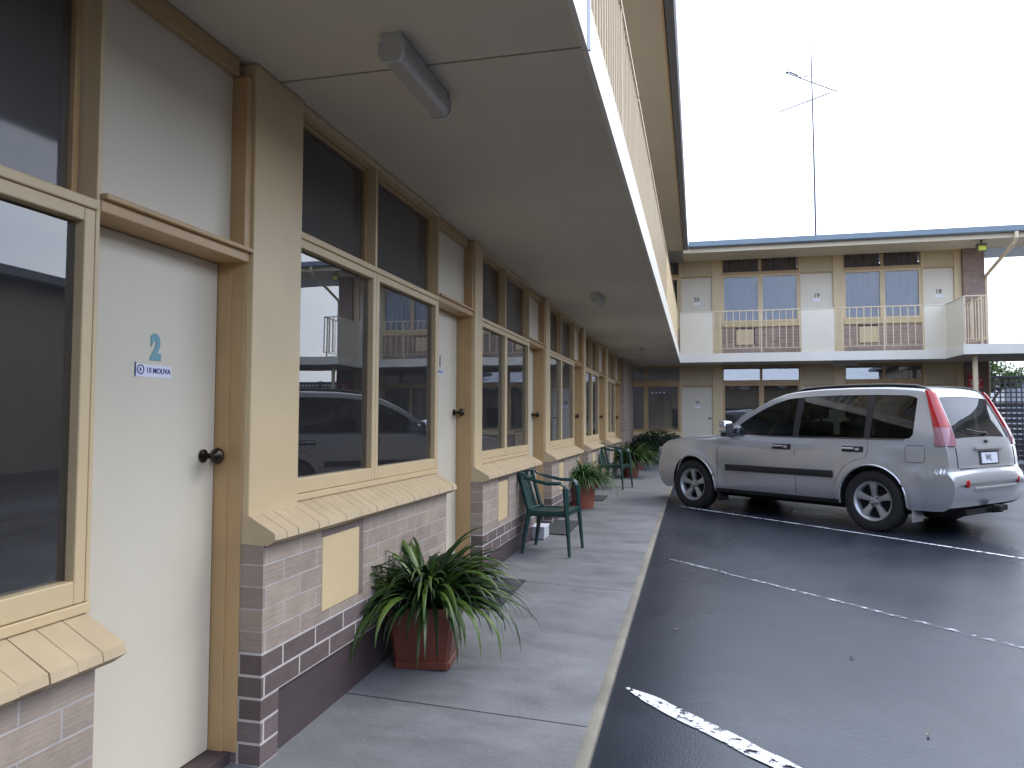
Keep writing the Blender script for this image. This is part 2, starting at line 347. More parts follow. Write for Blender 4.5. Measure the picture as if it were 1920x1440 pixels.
def worn_paint(name, colr, thr, soft=.06, scale=22, stretch=(1, 1, 1)):
    m = bpy.data.materials.new(name); m.use_nodes = True
    nt = m.node_tree; n = nt.nodes; l = nt.links; p = n['Principled BSDF']; p.inputs['Roughness'].default_value = .6
    t = n.new('ShaderNodeTexCoord'); mpp = n.new('ShaderNodeMapping'); mpp.inputs['Scale'].default_value = stretch; l.new(t.outputs['Object'], mpp.inputs[0])
    a = n.new('ShaderNodeTexNoise'); a.inputs['Scale'].default_value = scale; a.inputs['Detail'].default_value = 7; a.inputs['Roughness'].default_value = .65; l.new(mpp.outputs[0], a.inputs['Vector'])
    mr = n.new('ShaderNodeMapRange'); mr.inputs['From Min'].default_value = thr-soft; mr.inputs['From Max'].default_value = thr+soft; l.new(a.outputs['Fac'], mr.inputs[0])
    b = n.new('ShaderNodeTexNoise'); b.inputs['Scale'].default_value = 120; l.new(t.outputs['Object'], b.inputs['Vector'])
    r = n.new('ShaderNodeValToRGB'); r.color_ramp.elements[0].color = tuple(c*.65 for c in colr[:3])+(1,); r.color_ramp.elements[1].color = colr; r.color_ramp.elements[0].position = .3; r.color_ramp.elements[1].position = .6
    l.new(b.outputs['Fac'], r.inputs[0]); l.new(r.outputs[0], p.inputs['Base Color'])
    l.new(mr.outputs[0], p.inputs['Alpha']); return m
M_asph = asphalt_mat(); M_conc = concrete_mat()
ys = [-30, -14, -4, 0, 1, 2, 3, 4, 5, 6, 7, 8, 9, 10, 11, 12, 13, 15, 17, 20, 24, 30, 45, 80, 300]
mb = MB(); mb.grid([[(x, y, gz(y)) for x in (-120, -6, 0, 3, 6, 10, 20, 60, 300)] for y in ys])
tag(mb.build('ground', M_asph, smooth=60), 'dark wet asphalt of the motel car park', kind='structure')
mb = MB(); pys = [y for y in ys if -14 <= y <= 20]+[20.72]
mb.grid([[(x, y, pz(x, y)) for x in (-.3, 0, .3, .6, .9, KX-.05)] for y in pys])
tag(mb.build('path', M_conc, smooth=60), 'grey concrete walkway along the motel rooms', kind='structure')
mb = MB()
mb.grid([[(KX-.05, y, pz(KX-.05, y)), (KX-.01, y, pz(KX, y)+.002), (KX, y, pz(KX, y)-.006), (KX+.004, y, gz(y)-.02)] for y in pys if y <= 19.3])
tag(mb.build('kerb_strip', mat('worn_yellow_edge', srgb(122, 117, 106), .7, .28, 3, .3, 60), smooth=40), 'worn yellowish kerb edge between walkway and asphalt', kind='structure')
mb = MB(); mb.grid([[(x, y, gz(y)+.05) for x in (KX-.05, 3, 5, 7, 8.9)] for y in (19.3, 20.0, 20.72)]); mb.grid([[(KX-.05, 19.3, gz(19.3)-.02), (8.9, 19.3, gz(19.3)-.02)], [(KX-.05, 19.3, gz(19.3)+.05), (8.9, 19.3, gz(19.3)+.05)]])
tag(mb.build('far_path', M_conc), 'concrete walkway in front of the far wing', kind='structure')

def park_line(p0, p1, w, m, label, ragged=.01):
    p0 = Vector(p0); p1 = Vector(p1); d = (p1-p0).normalized(); nrm = Vector((-d.y, d.x)); L = (p1-p0).length; N = int(L/.04)
    mb = MB(); rows = []
    for i in range(N+1):
        q = p0+d*(L*i/N); ta = min(1, .25+i/6)
        wa = w*.5*ta+ragged*mnoise.noise(Vector((i*.35, 1.7, p0.y))); wb = w*.5*ta+ragged*mnoise.noise(Vector((i*.31, 7.7, p0.y)))
        a = q+nrm*wa; b = q-nrm*wb; rows.append([(a.x, a.y, gz(a.y)+.005), (b.x, b.y, gz(b.y)+.005)])
    mb.grid(rows); return tag(mb.build('parking_line', m), label, 'line marking', 'painted parking bay lines')
P1 = worn_paint('worn_white_line', srgb(236, 238, 244), .455, .03, 20)
P2 = worn_paint('faded_white_line', srgb(200, 204, 214), .53, .08, 20)
park_line((1.39, 4.0), (3.9, 1.55), .098, P1, 'wide flaking white bay line nearest to the camera', .012)
park_line((1.44, 7.35), (4.6, 4.25), .038, P2, 'faded white bay line, second from the camera', .01)
park_line((1.50, 11.1), (4.75, 8.05), .05, P1, 'thin white bay line beside the silver car', .006)
park_line((6.2, 23.0), (11.6, 18.6), .06, P1, 'distant white line behind the silver car', .005)

# ------------------------------------------------------------ motel
H = 2.88; SL = 3.09
motel = thing('motel_building', 'L-shaped two-storey cream and tan motel with brick dado, room doors and open balcony', 'building')
def wavy(x, y0, y1, z0, z1, amp, per, seed, nseg=None):
    """curtain folds hanging on the plane x, running along y"""
    nseg = nseg or max(6, int((y1-y0)/.02)); rows = []
    for i in range(nseg+1):
        y = lerp(y0, y1, i/nseg); d = amp*math.sin(2*math.pi*(y/per)+1.7*math.sin(y*3.1+seed))+amp*.4*math.sin(y*37+seed)
        rows.append([(x+d, y, z0), (x+d*.9, y, z1)])
    return rows
def frame_rect(mb, ax, y0, y1, z0, z1, w, d0, d1, c=.004, wb=None):
    """rectangular frame in the plane of a wall; ax='X' left wing (runs along y), 'Y' far wing (runs along x)"""
    wb = wb or w
    def b(a0, a1, q0, q1):
        if ax == 'X': mb.box(d0, d1, a0, a1, q0, q1, c)
        else: mb.box(a0, a1, d0, d1, q0, q1, c)
    b(y0, y0+w, z0, z1); b(y1-w, y1, z0, z1); b(y0+w+.0005, y1-w-.0005, z0, z0+wb); b(y0+w+.0005, y1-w-.0005, z1-w, z1)

# (start, first glass, mullion, last glass, end, floor)
bays = [(-3.35, -2.95, -2.05, -1.15, -.35, .13), (-.35, .03, .95, 1.86, 2.65, .13), (2.65, 3.03, 3.89, 4.92, 5.76, .33), (5.76, 5.98, 6.85, 7.85, 8.68, .33),
        (8.68, 8.95, 9.85, 10.90, 11.73, .33), (11.73, 12.0, 12.85, 13.75, 14.75, .33), (14.75, 15.1, 15.75, 16.6, 17.75, .33)]
for k, (s0, wl_, mu, wr, s1, fl) in enumerate(bays):
    vis = k >= 1
    zs = fl+.73; zt0 = fl+1.885; zt = fl+1.95; zlow = fl+.6
    # pilaster panel
    mb = MB(); mb.box(-.20, .03, s0+.004, wl_-.0, zs-.06, H-.004, .004)
    if vis: mb.build('pilaster', M_tan, motel)
    # wall of brick below the window
    if vis:
        mb = MB(); zb = pz(.1, s0)-.05
        mb.box(-.2, .10, s0+.003, wr-.05, fl+(.0 if k > 1 else -.3), zs-.115)
        if k > 1: mb.box(-.2, .10, s0+.003, s0+.13, zb, fl-.0005)
        # recessed opening of the wall unit is a real panel standing in it
        mb.build('brick_dado', M_brick, motel, origin=(0, s0, fl+.005-.0865*6))if False else mb.build('brick_dado', M_brick, motel, origin=(0, s0-.11, fl))
        if k > 1:
            mb = MB(); mb.box(-.2, .085, s0+.1305, wr-.055, zb, fl-.001, .0); mb.build('plinth', M_skirt, motel)
        a0 = s0+.48; a1 = s0+.86 if k == 2 else s0+.80
        if k >= 1:
            mb = MB(); mb.box(.0, .104, a0, a1, fl+.22, fl+.555, .004); mb.build('wall_unit_cover', M_tan, motel)
            mb = MB(); mb.box(.0, .1015, a1+.0005, a1+.05, fl+.215, fl+.59); mb.box(.0, .1012, a0-.004, a1, fl+.5555, fl+.592); mb.build('cover_reveal', mat('cover_reveal_%d' % k, srgb(120, 104, 98), .8, .1, 8), motel)
        # sloping brick sill, one header per course
        mb = MB(); y = s0+.002; nb = int(round((wr-s0+.01)/.088)); st = (wr-s0+.01)/nb
        for i in range(nb):
            j = random.uniform(-.002, .002); y0 = y+i*st; y1 = y0+st-.0035
            mb.prism([(-.02, zs-.13), (.12+j, zs-.135), (.155+j, zs-.112), (.15+j, zs-.085), (.0, zs-.002), (-.02, zs-.002)], 1, y0, y1)
        mb.build('sill', M_sill, motel)
        mb = MB(); mb.prism([(-.02, zs-.134), (.115, zs-.138), (.149, zs-.114), (.143, zs-.089), (-.005, zs-.006), (-.02, zs-.006)], 1, s0+.01, wr); mb.build('sill_mortar', mat('sill_mortar_%d' % k, srgb(168, 146, 114), .8, .1, 9), motel)
    # windows: two sashes and two toplights
    if vis:
        for (a, b) in ((wl_, mu), (mu, wr)):
            a += .002; b -= .002
            f = MB(); frame_rect(f, 'X', a-(.045 if a < mu-.1 else 0), b, zs+.028, zt0+.035, .040, -.055, .012, .004, .068)
            w = f.build('window', M_tan, motel)
            g = MB(); g.box(-.027, -.021, a+.005, b-.036, zs+.094, zt0-.014); g.build('pane', M_glass, w)
            # toplight, set deeper, with its own bead
            f = MB(); frame_rect(f, 'X', a+.012, b-.012, zt+.002, H-.035, .022, -.085, -.045, .003)
            w = f.build('toplight', M_tan2, motel)
            g = MB(); g.box(-.070, -.064, a+.03, b-.03, zt+.02, H-.054); g.build('pane', M_flyscr, w)
            c = MB(); c.grid(wavy(-.115, a+.02, b-.02, zt+.01, H-.04, .018, .13, k+a)); c.build('curtain', M_curt, w, smooth=60)
        # outer timbers of the opening
        f = MB(); f.box(-.20, .018, wl_+.001, wr+.016, zs-.004, zs+.026, .003)
        f.box(-.15, .02, wl_+.001, wr+.002, zt0+.0365, zt+.002, .004)
        f.box(-.15, .016, wl_+.001, wr-.002, H-.033, H-.004, .003)
        f.box(-.15, .008, mu-.013, mu+.013, zt+.0025, H-.0335, .003)
        f.box(-.15, .012, wr+.0005, wr+.016, zs+.0265, H-.0045, .003)
        f.box(-.12, -.055, mu-.02, mu+.02, zs+.0265, zt0+.036)
        f.build('window_surround', M_tan, motel)
        # curtains of the big sashes: drawn to both sides
        c = MB(); L = wr-wl_
        spans = {1: [(0, .10), (.62, .80), (.93, 1)], 2: [(0, .16), (.45, .56), (.90, 1)], 3: [(0, .10), (.47, .56), (.93, 1)], 4: [(0, .86)], 5: [(0, .2), (.5, .6), (.9, 1)], 6: [(0, .7)]}[k]
        for q, (u0, u1) in enumerate(spans):
            c = MB(); c.grid(wavy(-.17, wl_+u0*L, wl_+u1*L, zs+.03, zt0+.03, .022, .10, k*3+q))
            c.build('curtain', M_curtw if k == 4 else M_curt, motel, smooth=60)
    # door
    d0 = wr+.02; d1 = s1-.012
    if vis:
        mb = MB(); mb.box(-.165, -.12, d0, d1-.004, fl+.005 if k > 1 else fl-.005, fl+1.922, .002)
        dr = mb.build('door', M_cream, motel)
        kz = fl+1.15; ky = d1-.075
        kb = MB(); kb.lathe([(0, .002), (.026, .002), (.026, .008), (.012, .012), (.011, .04), (.020, .05), (.030, .058), (.033, .068), (.028, .08), (.012, .088), (0, .089)], (-.12, ky, kz), (1, 0, 0), 24)
        kb.build('knob', M_knob, dr, smooth=50)
        kb = MB(); kb.lathe([(0, .0), (.021, .0), (.021, .022), (.015, .024), (.013, .018), (.007, .018), (.006, .026), (0, .026)], (-.085, s1-.0035, kz), (0, -1, 0), 24); kb.box(-.118, -.09, s1-.04, s1-.004, kz-.02, kz+.02, .003)
        kb.build('lock', M_brass, dr, smooth=40)
        if k == 1:
            text('door_number', '2', .118, (-.1185, 2.287, 1.676), (0, 1, 0), (0, 0, 1), M_teal, dr, .0015, .0075, .8)
            pb = MB(); pb.box(-.12, -.1185, 2.19, 2.372, 1.572, 1.616, .0); sg = pb.build('room_label', M_label, dr)
            text('label_text', '10 MOUVA', .027, (-.1182, 2.304, 1.595), (0, 1, 0), (0, 0, 1), M_blue, dr, .0006, .0006, .95)
            pb = MB(); pb.lathe([(.0135, 0), (.0175, 0), (.0175, .0012), (.0135, .0012), (.0135, 0)], (-.1183, 2.214, 1.597), (1, 0, 0), 24)
            pb.prism([(2.2105, 1.606), (2.2105, 1.588), (2.2185, 1.597)], 0, -.1184, -.117)
            pb.box(-.1184, -.117, 2.187, 2.191, 1.572, 1.622); pb.build('label_emblem', M_blue, dr)
        elif k == 2:
            text('door_number', '1', .118, (-.1185, 5.34, 1.86), (0, 1, 0), (0, 0, 1), M_blue, dr, .0015, .003, .82)
            pb = MB(); pb.box(-.12, -.1185, 5.27, 5.43, 1.765, 1.80); pb.build('room_label', M_label, dr)
            text('label_text', 'MOUVA', .03, (-.1182, 5.35, 1.783), (0, 1, 0), (0, 0, 1), M_blue, dr, .0006, .0006)
        mb = MB(); mb.box(-.17, -.062, s1-.0115, s1+.0035, fl-.02, fl+1.925, .002)    # stop
        mb.build('door_stop', M_tan2, motel); mb = MB()
        mb.box(-.20, -.0005, s1-.055+.05, s1+.0035, fl-.01, fl+1.925, .002)
        mb.build('door_frame', M_tan2, motel)
        mb = MB(); mb.box(-.2, .016, s1-.04, s1+.0035, fl+1.98, H-.075, .003); mb.build('upper_frame', M_tan2, motel)
        mb = MB(); mb.box(-.2, .014, wr+.017, s1+.0, fl+1.9245, fl+1.962, .003); mb.box(-.2, .034, wr+.017, s1, fl+1.9625, fl+1.979, .003); mb.build('lintel', M_tan2, motel)
        mb = MB(); mb.box(-.15, -.05, wr+.017, s1-.041, fl+1.98, H-.074); mb.build('over_door_panel', M_cream, motel)
        mb = MB(); mb.box(-.15, -.018, wr+.017, s1-.041, H-.0735, H-.004, .003); mb.build('cornice', M_tan2, motel)
        mb = MB(); mb.box(-.3, -.03, wr-.0, s1-.0, -.1, fl+.002 if k > 1 else fl-.008, .004); mb.build('door_step', M_skirt, motel)
        # partition between rooms so every room is its own dark box
    mb = MB(); mb.box(-3.2, -.205, s1-.06, s1+.06, -.1, H-.01); mb.build('partition', M_dark, motel)
# jamb board between door 2 and the pilaster, as the photo shows
mb = MB(); mb.box(-3.3, -3.2, -4, 20.6, -.1, H-.01); mb.box(-3.2, -.21, -4, 20.6, -.15, .12); mb.build('room_wall', M_dark, motel)
mb = MB(); mb.box(-.2, .0, -14, -.351, -.1, H-.004); mb.build('wall', M_tan, motel)
# brick corner where the wings meet
mb = MB(); mb.box(-.3, .09, 17.755, 20.5, 0, H-.004); mb.build('corner_pillar', M_brickf, motel)

# balcony slab, two pours with an open joint
mb = MB(); mb.box(-.3, 1.338, -14, 2.832, H, H+.17, 0); mb.build('balcony_slab', M_soffit, motel)
mb = MB(); mb.box(-.3, 1.338, 2.846, 20.7, H, H+.17, 0); mb.build('balcony_slab', M_soffit, motel)
mb = MB(); mb.box(1.338, 7.42, 19.332, 20.7, H, H+.17); mb.build('balcony_slab', M_soffit, motel)
mb = MB(); mb.box(7.42, 16, 18.1, 20.7, H, H+.17); mb.build('balcony_slab', M_soffit, motel)
mb = MB()
mb.box(1.3385, 1.36, -14, 2.835, H-.012, SL); mb.box(1.3385, 1.36, 2.843, 19.31, H-.012, SL)
mb.box(1.3395, 7.40, 19.31, 19.3315, H-.012, SL-.005); mb.box(7.398, 7.4195, 18.08, 19.3095, H-.012, SL-.005); mb.box(7.42, 16, 18.078, 18.0995, H-.012, SL-.005)
mb.build('slab_fascia', M_white, motel)
mb = MB(); mb.box(1.3605, 1.372, 2.834, 2.846, H-.016, H+.20); mb.build('joint_seal', M_label, motel)
mb = MB(); mb.box(-.3, 1.33, 2.8325, 2.8455, H+.05, H+.16); mb.build('joint_gap', M_black, motel)

# balustrades
def bars(axis, c, a0, a1, zb, zt_, step=.155, post_every=None):
    mb = MB(); n_ = max(1, int(round((a1-a0)/step)))
    def B(p0, p1, q0, q1, r0, r1, ch=0):   # p along axis, q across, r up
        if axis == 'Y': mb.box(c+q0, c+q1, p0, p1, r0, r1, ch)
        else: mb.box(p0, p1, c+q0, c+q1, r0, r1, ch)
    for i in range(n_+1):
        p = lerp(a0, a1, i/n_); B(p-.009, p+.009, -.007, .007, zb+.013, zt_-.0115)
    B(a0-.006, a1+.006, -.019, .019, zt_-.011, zt_+.014, .004); B(a0-.006, a1+.006, -.009, .009, zb, zb+.0125)
    m_ = (a0+a1)/2+.12; B(m_-.014, m_+.014, -.014, .014, SL-.0, zt_-.012)
    mb.build('balustrade', M_rail, motel)
def solid(axis, c, a0, a1, zb, zt_, m=None):
    mb = MB()
    if axis == 'Y': mb.box(c-.008, c+.008, a0, a1, zb, zt_-.01, .002); mb.box(c-.018, c+.018, a0, a1, zt_-.0095, zt_+.013, .004)
    else: mb.box(a0, a1, c-.008, c+.008, zb, zt_-.01, .002); mb.box(a0, a1, c-.018, c+.018, zt_-.0095, zt_+.013, .004)
    mb.build('balustrade_panel', m or M_cream, motel)
LZ = 4.02
edges = [(-14, -6), (-6, -3), (-3, 0), (0, 3), (3, 6.0), (6.0, 9.0), (9.0, 11.9)]
for a, b in edges: bars('Y', 1.31, a+.03, b-.03, SL+.06, LZ, .11)
solid('Y', 1.31, 11.95, 19.28, SL+.0, LZ+.05, M_tan)
bars('X', 19.36, 2.19, 4.22, SL+.11, 4.14); bars('X', 19.36, 5.03, 6.95, SL+.11, 4.14)
solid('X', 19.36, 1.36, 2.16, SL-.004, 4.14); solid('X', 19.36, 4.25, 5.0, SL-.004, 4.14); solid('X', 19.36, 6.98, 7.42, SL-.004, 4.14)
solid('Y', 7.44, 18.13, 19.34, SL-.004, 4.14)
bars('X', 18.11, 7.45, 7.86, SL+.11, 4.14, .14); bars('Y', 7.88, 18.13, 20.6, SL+.11, 4.14, .16)

# upper storey of the left wing (behind the balcony)
mb = MB(); mb.box(-.3, -.02, -14, 20.6, SL-.02, 5.70); mb.build('upper_wall', M_panel, motel)
for k in range(-1, 6):
    y0 = 2.65+3*k
    if y0 < -4 or y0+2.3 > 17.9: continue
    f = MB(); frame_rect(f, 'X', y0+.3, y0+1.27, 4.0, 5.3, .05, -.02, .02, .003); frame_rect(f, 'X', y0+1.272, y0+2.25, 4.0, 5.3, .05, -.02, .02, .003); w = f.build('window', M_tan, motel)
    g = MB(); g.box(-.018, -.004, y0+.34, y0+2.2, 4.04, 5.26); g.build('pane', M_glass, w)
    f = MB(); f.box(-.019, .01, y0+2.35, y0+2.95, SL, 5.15, .003); f.build('door', M_cream, motel)

# roofs
mb = MB(); mb.prism([(-7, 5.72), (1.455, 5.72), (1.455, 5.86), (-3, 6.02), (-7, 5.9)], 1, -14, 24.5)
rf = mb.build('roof', M_roof, motel)
mb = MB(); mb.box(-.3, 1.44, -14, 19.19, 5.70, 5.7195); mb.build('roof_soffit', M_soffit, motel)
mb = MB(); mb.box(1.441, 1.462, -14, 19.2, 5.655, 5.80); mb.build('eave_board', M_tan2, motel)
mb = MB(); mb.prism([(1.4625, 5.80), (1.4625, 5.68), (1.475, 5.665), (1.565, 5.665), (1.585, 5.69), (1.585, 5.81), (1.57, 5.81), (1.57, 5.70), (1.48, 5.70), (1.48, 5.80)], 1, -14, 19.06)
mb.build('gutter', M_gutd, motel, smooth=30)
mb = MB(); mb.prism([(19.27, 5.76), (24.5, 6.2), (24.5, 6.28), (19.27, 5.85)], 0, -3, 16); mb.build('roof', M_roof, motel)
mb = MB(); mb.box(1.4415, 16, 19.24, 20.72, 5.71, 5.735); mb.build('roof_soffit', M_soffit, motel)
mb = MB(); mb.box(1.463, 16, 19.215, 19.2395, 5.625, 5.83); mb.build('eave_board', mat('cream_eave_paint', srgb(214, 198, 170), .5, .05, 4), motel)
mb = MB(); mb.prism([(19.214, 5.87), (19.214, 5.745), (19.10, 5.735), (19.08, 5.76), (19.08, 5.885), (19.095, 5.885), (19.1, 5.765), (19.2, 5.765), (19.2, 5.87)], 0, 1.59, 16); mb.build('gutter', M_gut, motel, smooth=30)
# downpipe at the end of the far gutter
mb = MB(); mb.tube([(8.86, 19.12, 5.74), (8.86, 19.12, 5.60), (8.84, 19.2, 5.50), (8.72, 20.55, 5.02), (8.72, 20.66, 4.9), (8.74, 20.70, 4.4), (8.74, 20.70, .3)], .042, 12); mb.build('downpipe', M_rail, motel, smooth=40)

# far wing facade (plane y = 20.74, faces the camera)
FY = 20.74; FX = 8.22
mb = MB(); mb.box(-.3, FX, FY+.12, FY+.2, 0, .95)
mb.box(-.3, FX, FY+2.8, FY+2.9, 0, 6.0); mb.box(-.3, FX, FY+.2, FY+2.8, 0, .2); mb.box(-.3, FX, FY+.25, FY+2.8, 3.0, 3.06)
mb.build('room_wall', M_dark, motel)
for fi, (z0, zd, zw0, zt0, zt1, zg1, ztop) in enumerate([(.27, 2.31, 1.10, 2.39, 2.45, 2.83, H-.004), (3.06, 5.27, 4.02, 5.30, 5.35, 5.82, 5.709)]):
    if fi == 1: ztop = 5.99; zg1 = 5.80
    posts = [(1.325, 1.372), (2.18, 2.435), (4.39, 4.425), (5.225, 5.465), (7.305, 7.35), (8.05, 8.215)]
    for a, b in posts: mb = MB(); mb.box(a, b, FY-.02, FY+.1, z0, ztop); mb.build('post', M_tan, motel)
    for a, b, num in ((1.372, 2.18, '20'), (4.425, 5.225, '19'), (7.35, 8.05, '18')):
        mb = MB(); mb.box(a+.003, b-.003, FY+.03, FY+.07, z0, zd, .002); dr = mb.build('door', M_cream, motel)
        mb = MB(); mb.box(a+.002, b-.002, FY+.0, FY+.06, zd+.045, ztop-.001, .002); mb.build('over_door_panel', M_panel, motel)
        mb = MB(); mb.box(a+.001, b-.001, FY-.012, FY+.07, zd+.002, zd+.043, .002); mb.build('lintel', M_tan2, motel)
        kb = MB(); kb.tube([(b-.06, FY+.03, z0+1.2), (b-.06, FY-.02, z0+1.2), (b-.13, FY-.025, z0+1.2)], .012, 8); kb.build('knob', M_knob, dr, smooth=50)
        nm = num if fi == 1 else ('70' if a < 2 else num)
        zc = z0+1.62
        text('door_number', nm, .15 if fi else .10, (lerp(a, b, .5), FY+.0285, zc), (1, 0, 0), (0, 0, 1), M_blue if fi == 0 else M_skirt, dr, .001, .003)
        pb = MB(); pb.box(lerp(a, b, .5)-.09, lerp(a, b, .5)+.09, FY+.028, FY+.0299, zc-.15, zc-.085); pb.build('room_label', M_label, dr)
    for (a, m_, b) in ((-.25, .41, 1.325), (2.435, 3.42, 4.39), (5.465, 6.40, 7.305)):
        mb = MB(); mb.box(a, b, FY-.015, FY+.1, z0, zw0-.125); mb.build('brick_dado', M_brickf, motel)
        mb = MB(); mb.prism([(FY-.06, zw0-.124), (FY+.1, zw0-.124), (FY+.1, zw0-.003), (FY, zw0-.003), (FY-.065, zw0-.09)], 0, a, b); mb.build('sill', M_tan, motel)
        if a > 0:
            mb = MB(); mb.box(a+.36, a+.80, FY-.045, FY-.0155, z0+.36, z0+.77, .005); mb.build('wall_unit_cover', M_tan, motel)
            mb = MB(); mb.box(a+.35, a+.83, FY-.035, FY-.016, z0+.775, z0+.81); mb.box(a+.805, a+.83, FY-.035, FY-.016, z0+.36, z0+.7745); mb.build('cover_reveal', M_skirt, motel)
        for q, (u0, u1) in enumerate(((a, m_), (m_, b))):
            f = MB(); frame_rect(f, 'Y', u0+.001, u1-.001, zw0, zt0-.001, .06, FY-.005, FY+.06, .003)
            w = f.build('window', M_tan2 if fi == 0 else M_tan, motel)
            g = MB(); g.box(u0+.05, u1-.05, FY+.022, FY+.028, zw0+.05, zt0-.05); g.build('pane', M_glassf, w)
            c = MB(); rows = wavy(0, u0+.04, u1-.04, zw0+.03, zt0, .025, .12, u0)
            c.grid([[(p[1], FY+.2+p[0], p[2]) for p in r_] for r_ in rows])
            if fi == 1: c.build('curtain', M_curtg, w, smooth=60)
            elif u0 > 3 and q == 0: c.build('curtain', M_curt, w, smooth=60)
            f = MB(); frame_rect(f, 'Y', u0+.001, u1-.001, zt1+.001, zg1+.02, .03, FY-.002, FY+.06, .003)
            w = f.build('toplight', M_tan2, motel)
            g = MB(); g.box(u0+.03, u1-.03, FY+.03, FY+.034, zt1+.03, zg1-.01); g.build('pane', M_glass if fi == 0 else M_flyscr, w)
            c = MB(); rows = wavy(0, u0+.04, u1-.04, zt1+.02, zg1, .025, .11, u0+2)
            c.grid([[(p[1], FY+.16+p[0], p[2]) for p in r_] for r_ in rows])
            if fi == 1 or u0 > 6: c.build('curtain', M_curtd, w, smooth=60)
        mb = MB(); mb.box(a, b, FY-.01, FY+.08, zt0, zt1, .003); mb.box(a, b, FY-.004, FY+.08, zg1+.0205, ztop-.0005); mb.build('transom', M_tan2, motel)
    if fi == 0:
        for q in range(4):
            pb = MB(); x = .585+q*.105; pb.lathe([(0, 0), (.028, 0), (.028, .003), (0, .003)], (x, FY+.02, 2.16), (0, -1, 0), 6 if q else 14); pb.build('window_sticker', M_label, motel)
        for x, r_ in ((2.66, .10), (2.62, .05), (3.0, .17), (3.95, .12)):
            pb = MB(); pb.prism([(x-r_, 2.33), (x-r_*.7, 2.31-r_*.3), (x, 2.30-r_*.4), (x+r_*.7, 2.31-r_*.3), (x+r_, 2.33)], 1, FY+.09, FY+.094); pb.build('valance', M_curtw, motel)
mb = MB(); mb.box(FX, 8.70, FY-.12, FY+3, 0, 5.709); mb.build('end_pillar', M_brickp, motel)
mb = MB(); mb.box(8.7005, 8.745, FY-.14, FY-.05, .2, H-.02, .006); mb.build('corner_trim', mat('pink_brown_trim', srgb(176, 138, 116), .6, .1, 6), motel)
mb = MB(); mb.lathe([(0, 0), (.10, 0), (.10, .012), (.052, .014), (.052, 2.63), (.075, 2.64), (.075, 2.66), (0, 2.66)], (7.72, 18.41, .215), (0, 0, 1), 20); mb.build('column', M_rail, motel, smooth=40)

# ------------------------------------------------------------ ceiling lights
def batten(loc, axis, label):
    t = thing('ceiling_light', label, 'light', loc, 0 if axis == 'Y' else R(-90), 'batten lights under the balcony')
    b = MB(); b.prism([(-.038, 0), (-.038, -.045), (.038, -.045), (.038, 0)], 1, -.265, .265); b.build('body', M_ltbody, t)
    b = MB(); b.prism([(-.048, -.034), (-.046, -.075), (-.030, -.103), (.030, -.103), (.046, -.075), (.048, -.034)], 1, -.27, .27); b.build('diffuser', M_ltcover, t, smooth=40)
    for s_ in (-1, 1):
        b = MB(); b.prism([(-.042, 0), (-.042, -.03), (-.053, -.032), (-.051, -.078), (-.034, -.109), (.034, -.109), (.051, -.078), (.053, -.032), (.042, -.03), (.042, 0)], 1, s_*.2705, s_*.285); b.build('end_cap', M_ltbody, t)
    return t
L0 = batten((.655, 2.845, H-.001), 'Y', 'long batten light on the balcony underside nearest the camera')
dup(L0, (.635, 8.75, H-.001), 0, 'batten light on the balcony underside beyond the nearest one')
dup(L0, (.61, 15.7, H-.001), 0, 'small distant batten light near the inner corner of the walkway ceiling')
dup(L0, (5.35, 19.95, H-.001), R(-90), 'pale batten light under the far wing balcony above the silver car')
ft = thing('flood_light', 'yellow-lensed flood light under the far eave at the end pillar', 'light', (8.33, 19.7, 5.53))
mb = MB(); mb.box(-.10, .10, -.07, .07, -.11, .09, .012); mb.box(-.02, .02, -.02, .02, .09, .17); mb.build('housing', mat('olive_housing', srgb(110, 112, 80), .5, .1, 8), ft)
mb = MB(); mb.box(-.08, .08, -.085, -.0705, -.085, .02, .004); mb.build('lens', mat('yellow_lens', srgb(225, 232, 60), .3, .1, 20), ft)

# ------------------------------------------------------------ antenna
at = thing('roof_antenna', 'tall thin television aerial mast with two crossed booms above the far roof', 'antenna', (4.80, 20.7, 5.9))
mb = MB(); mb.tube([(.02, 0, 0), (0, 0, 2.6), (-.03, 0, 5.52)], [.026, .022, .014], 8); mb.build('mast', M_wire, at, smooth=60)
mb = MB(); mb.tube([(-.68, -.1, 4.73), (.64, .2, 4.21)], .015, 6); mb.tube([(-.68, -.1, 4.73), (-.60, -.1, 4.745), (-.36, -.05, 4.64)], .02, 6); mb.tube([(-.38, -.4, 4.44), (0, 0, 4.62)], .014, 6)
for x in (-.66, -.55): mb.tube([(x, -.12, 4.66), (x, -.12, 4.76)], .006, 5)
mb.build('boom', M_wire, at)
mb = MB(); mb.tube([(-.82, .2, 3.81), (.40, -.15, 4.05)], .015, 6)
for x, l_ in ((-.22, .06), (-.15, .05), (-.1, .05), (.13, .03), (.3, .03)): mb.tube([(x, -l_*3, 3.96-l_+x*.15), (x+.02, l_*3, 3.96+l_*.6+x*.15)], .01, 5)
mb.build('boom', M_wire, at)

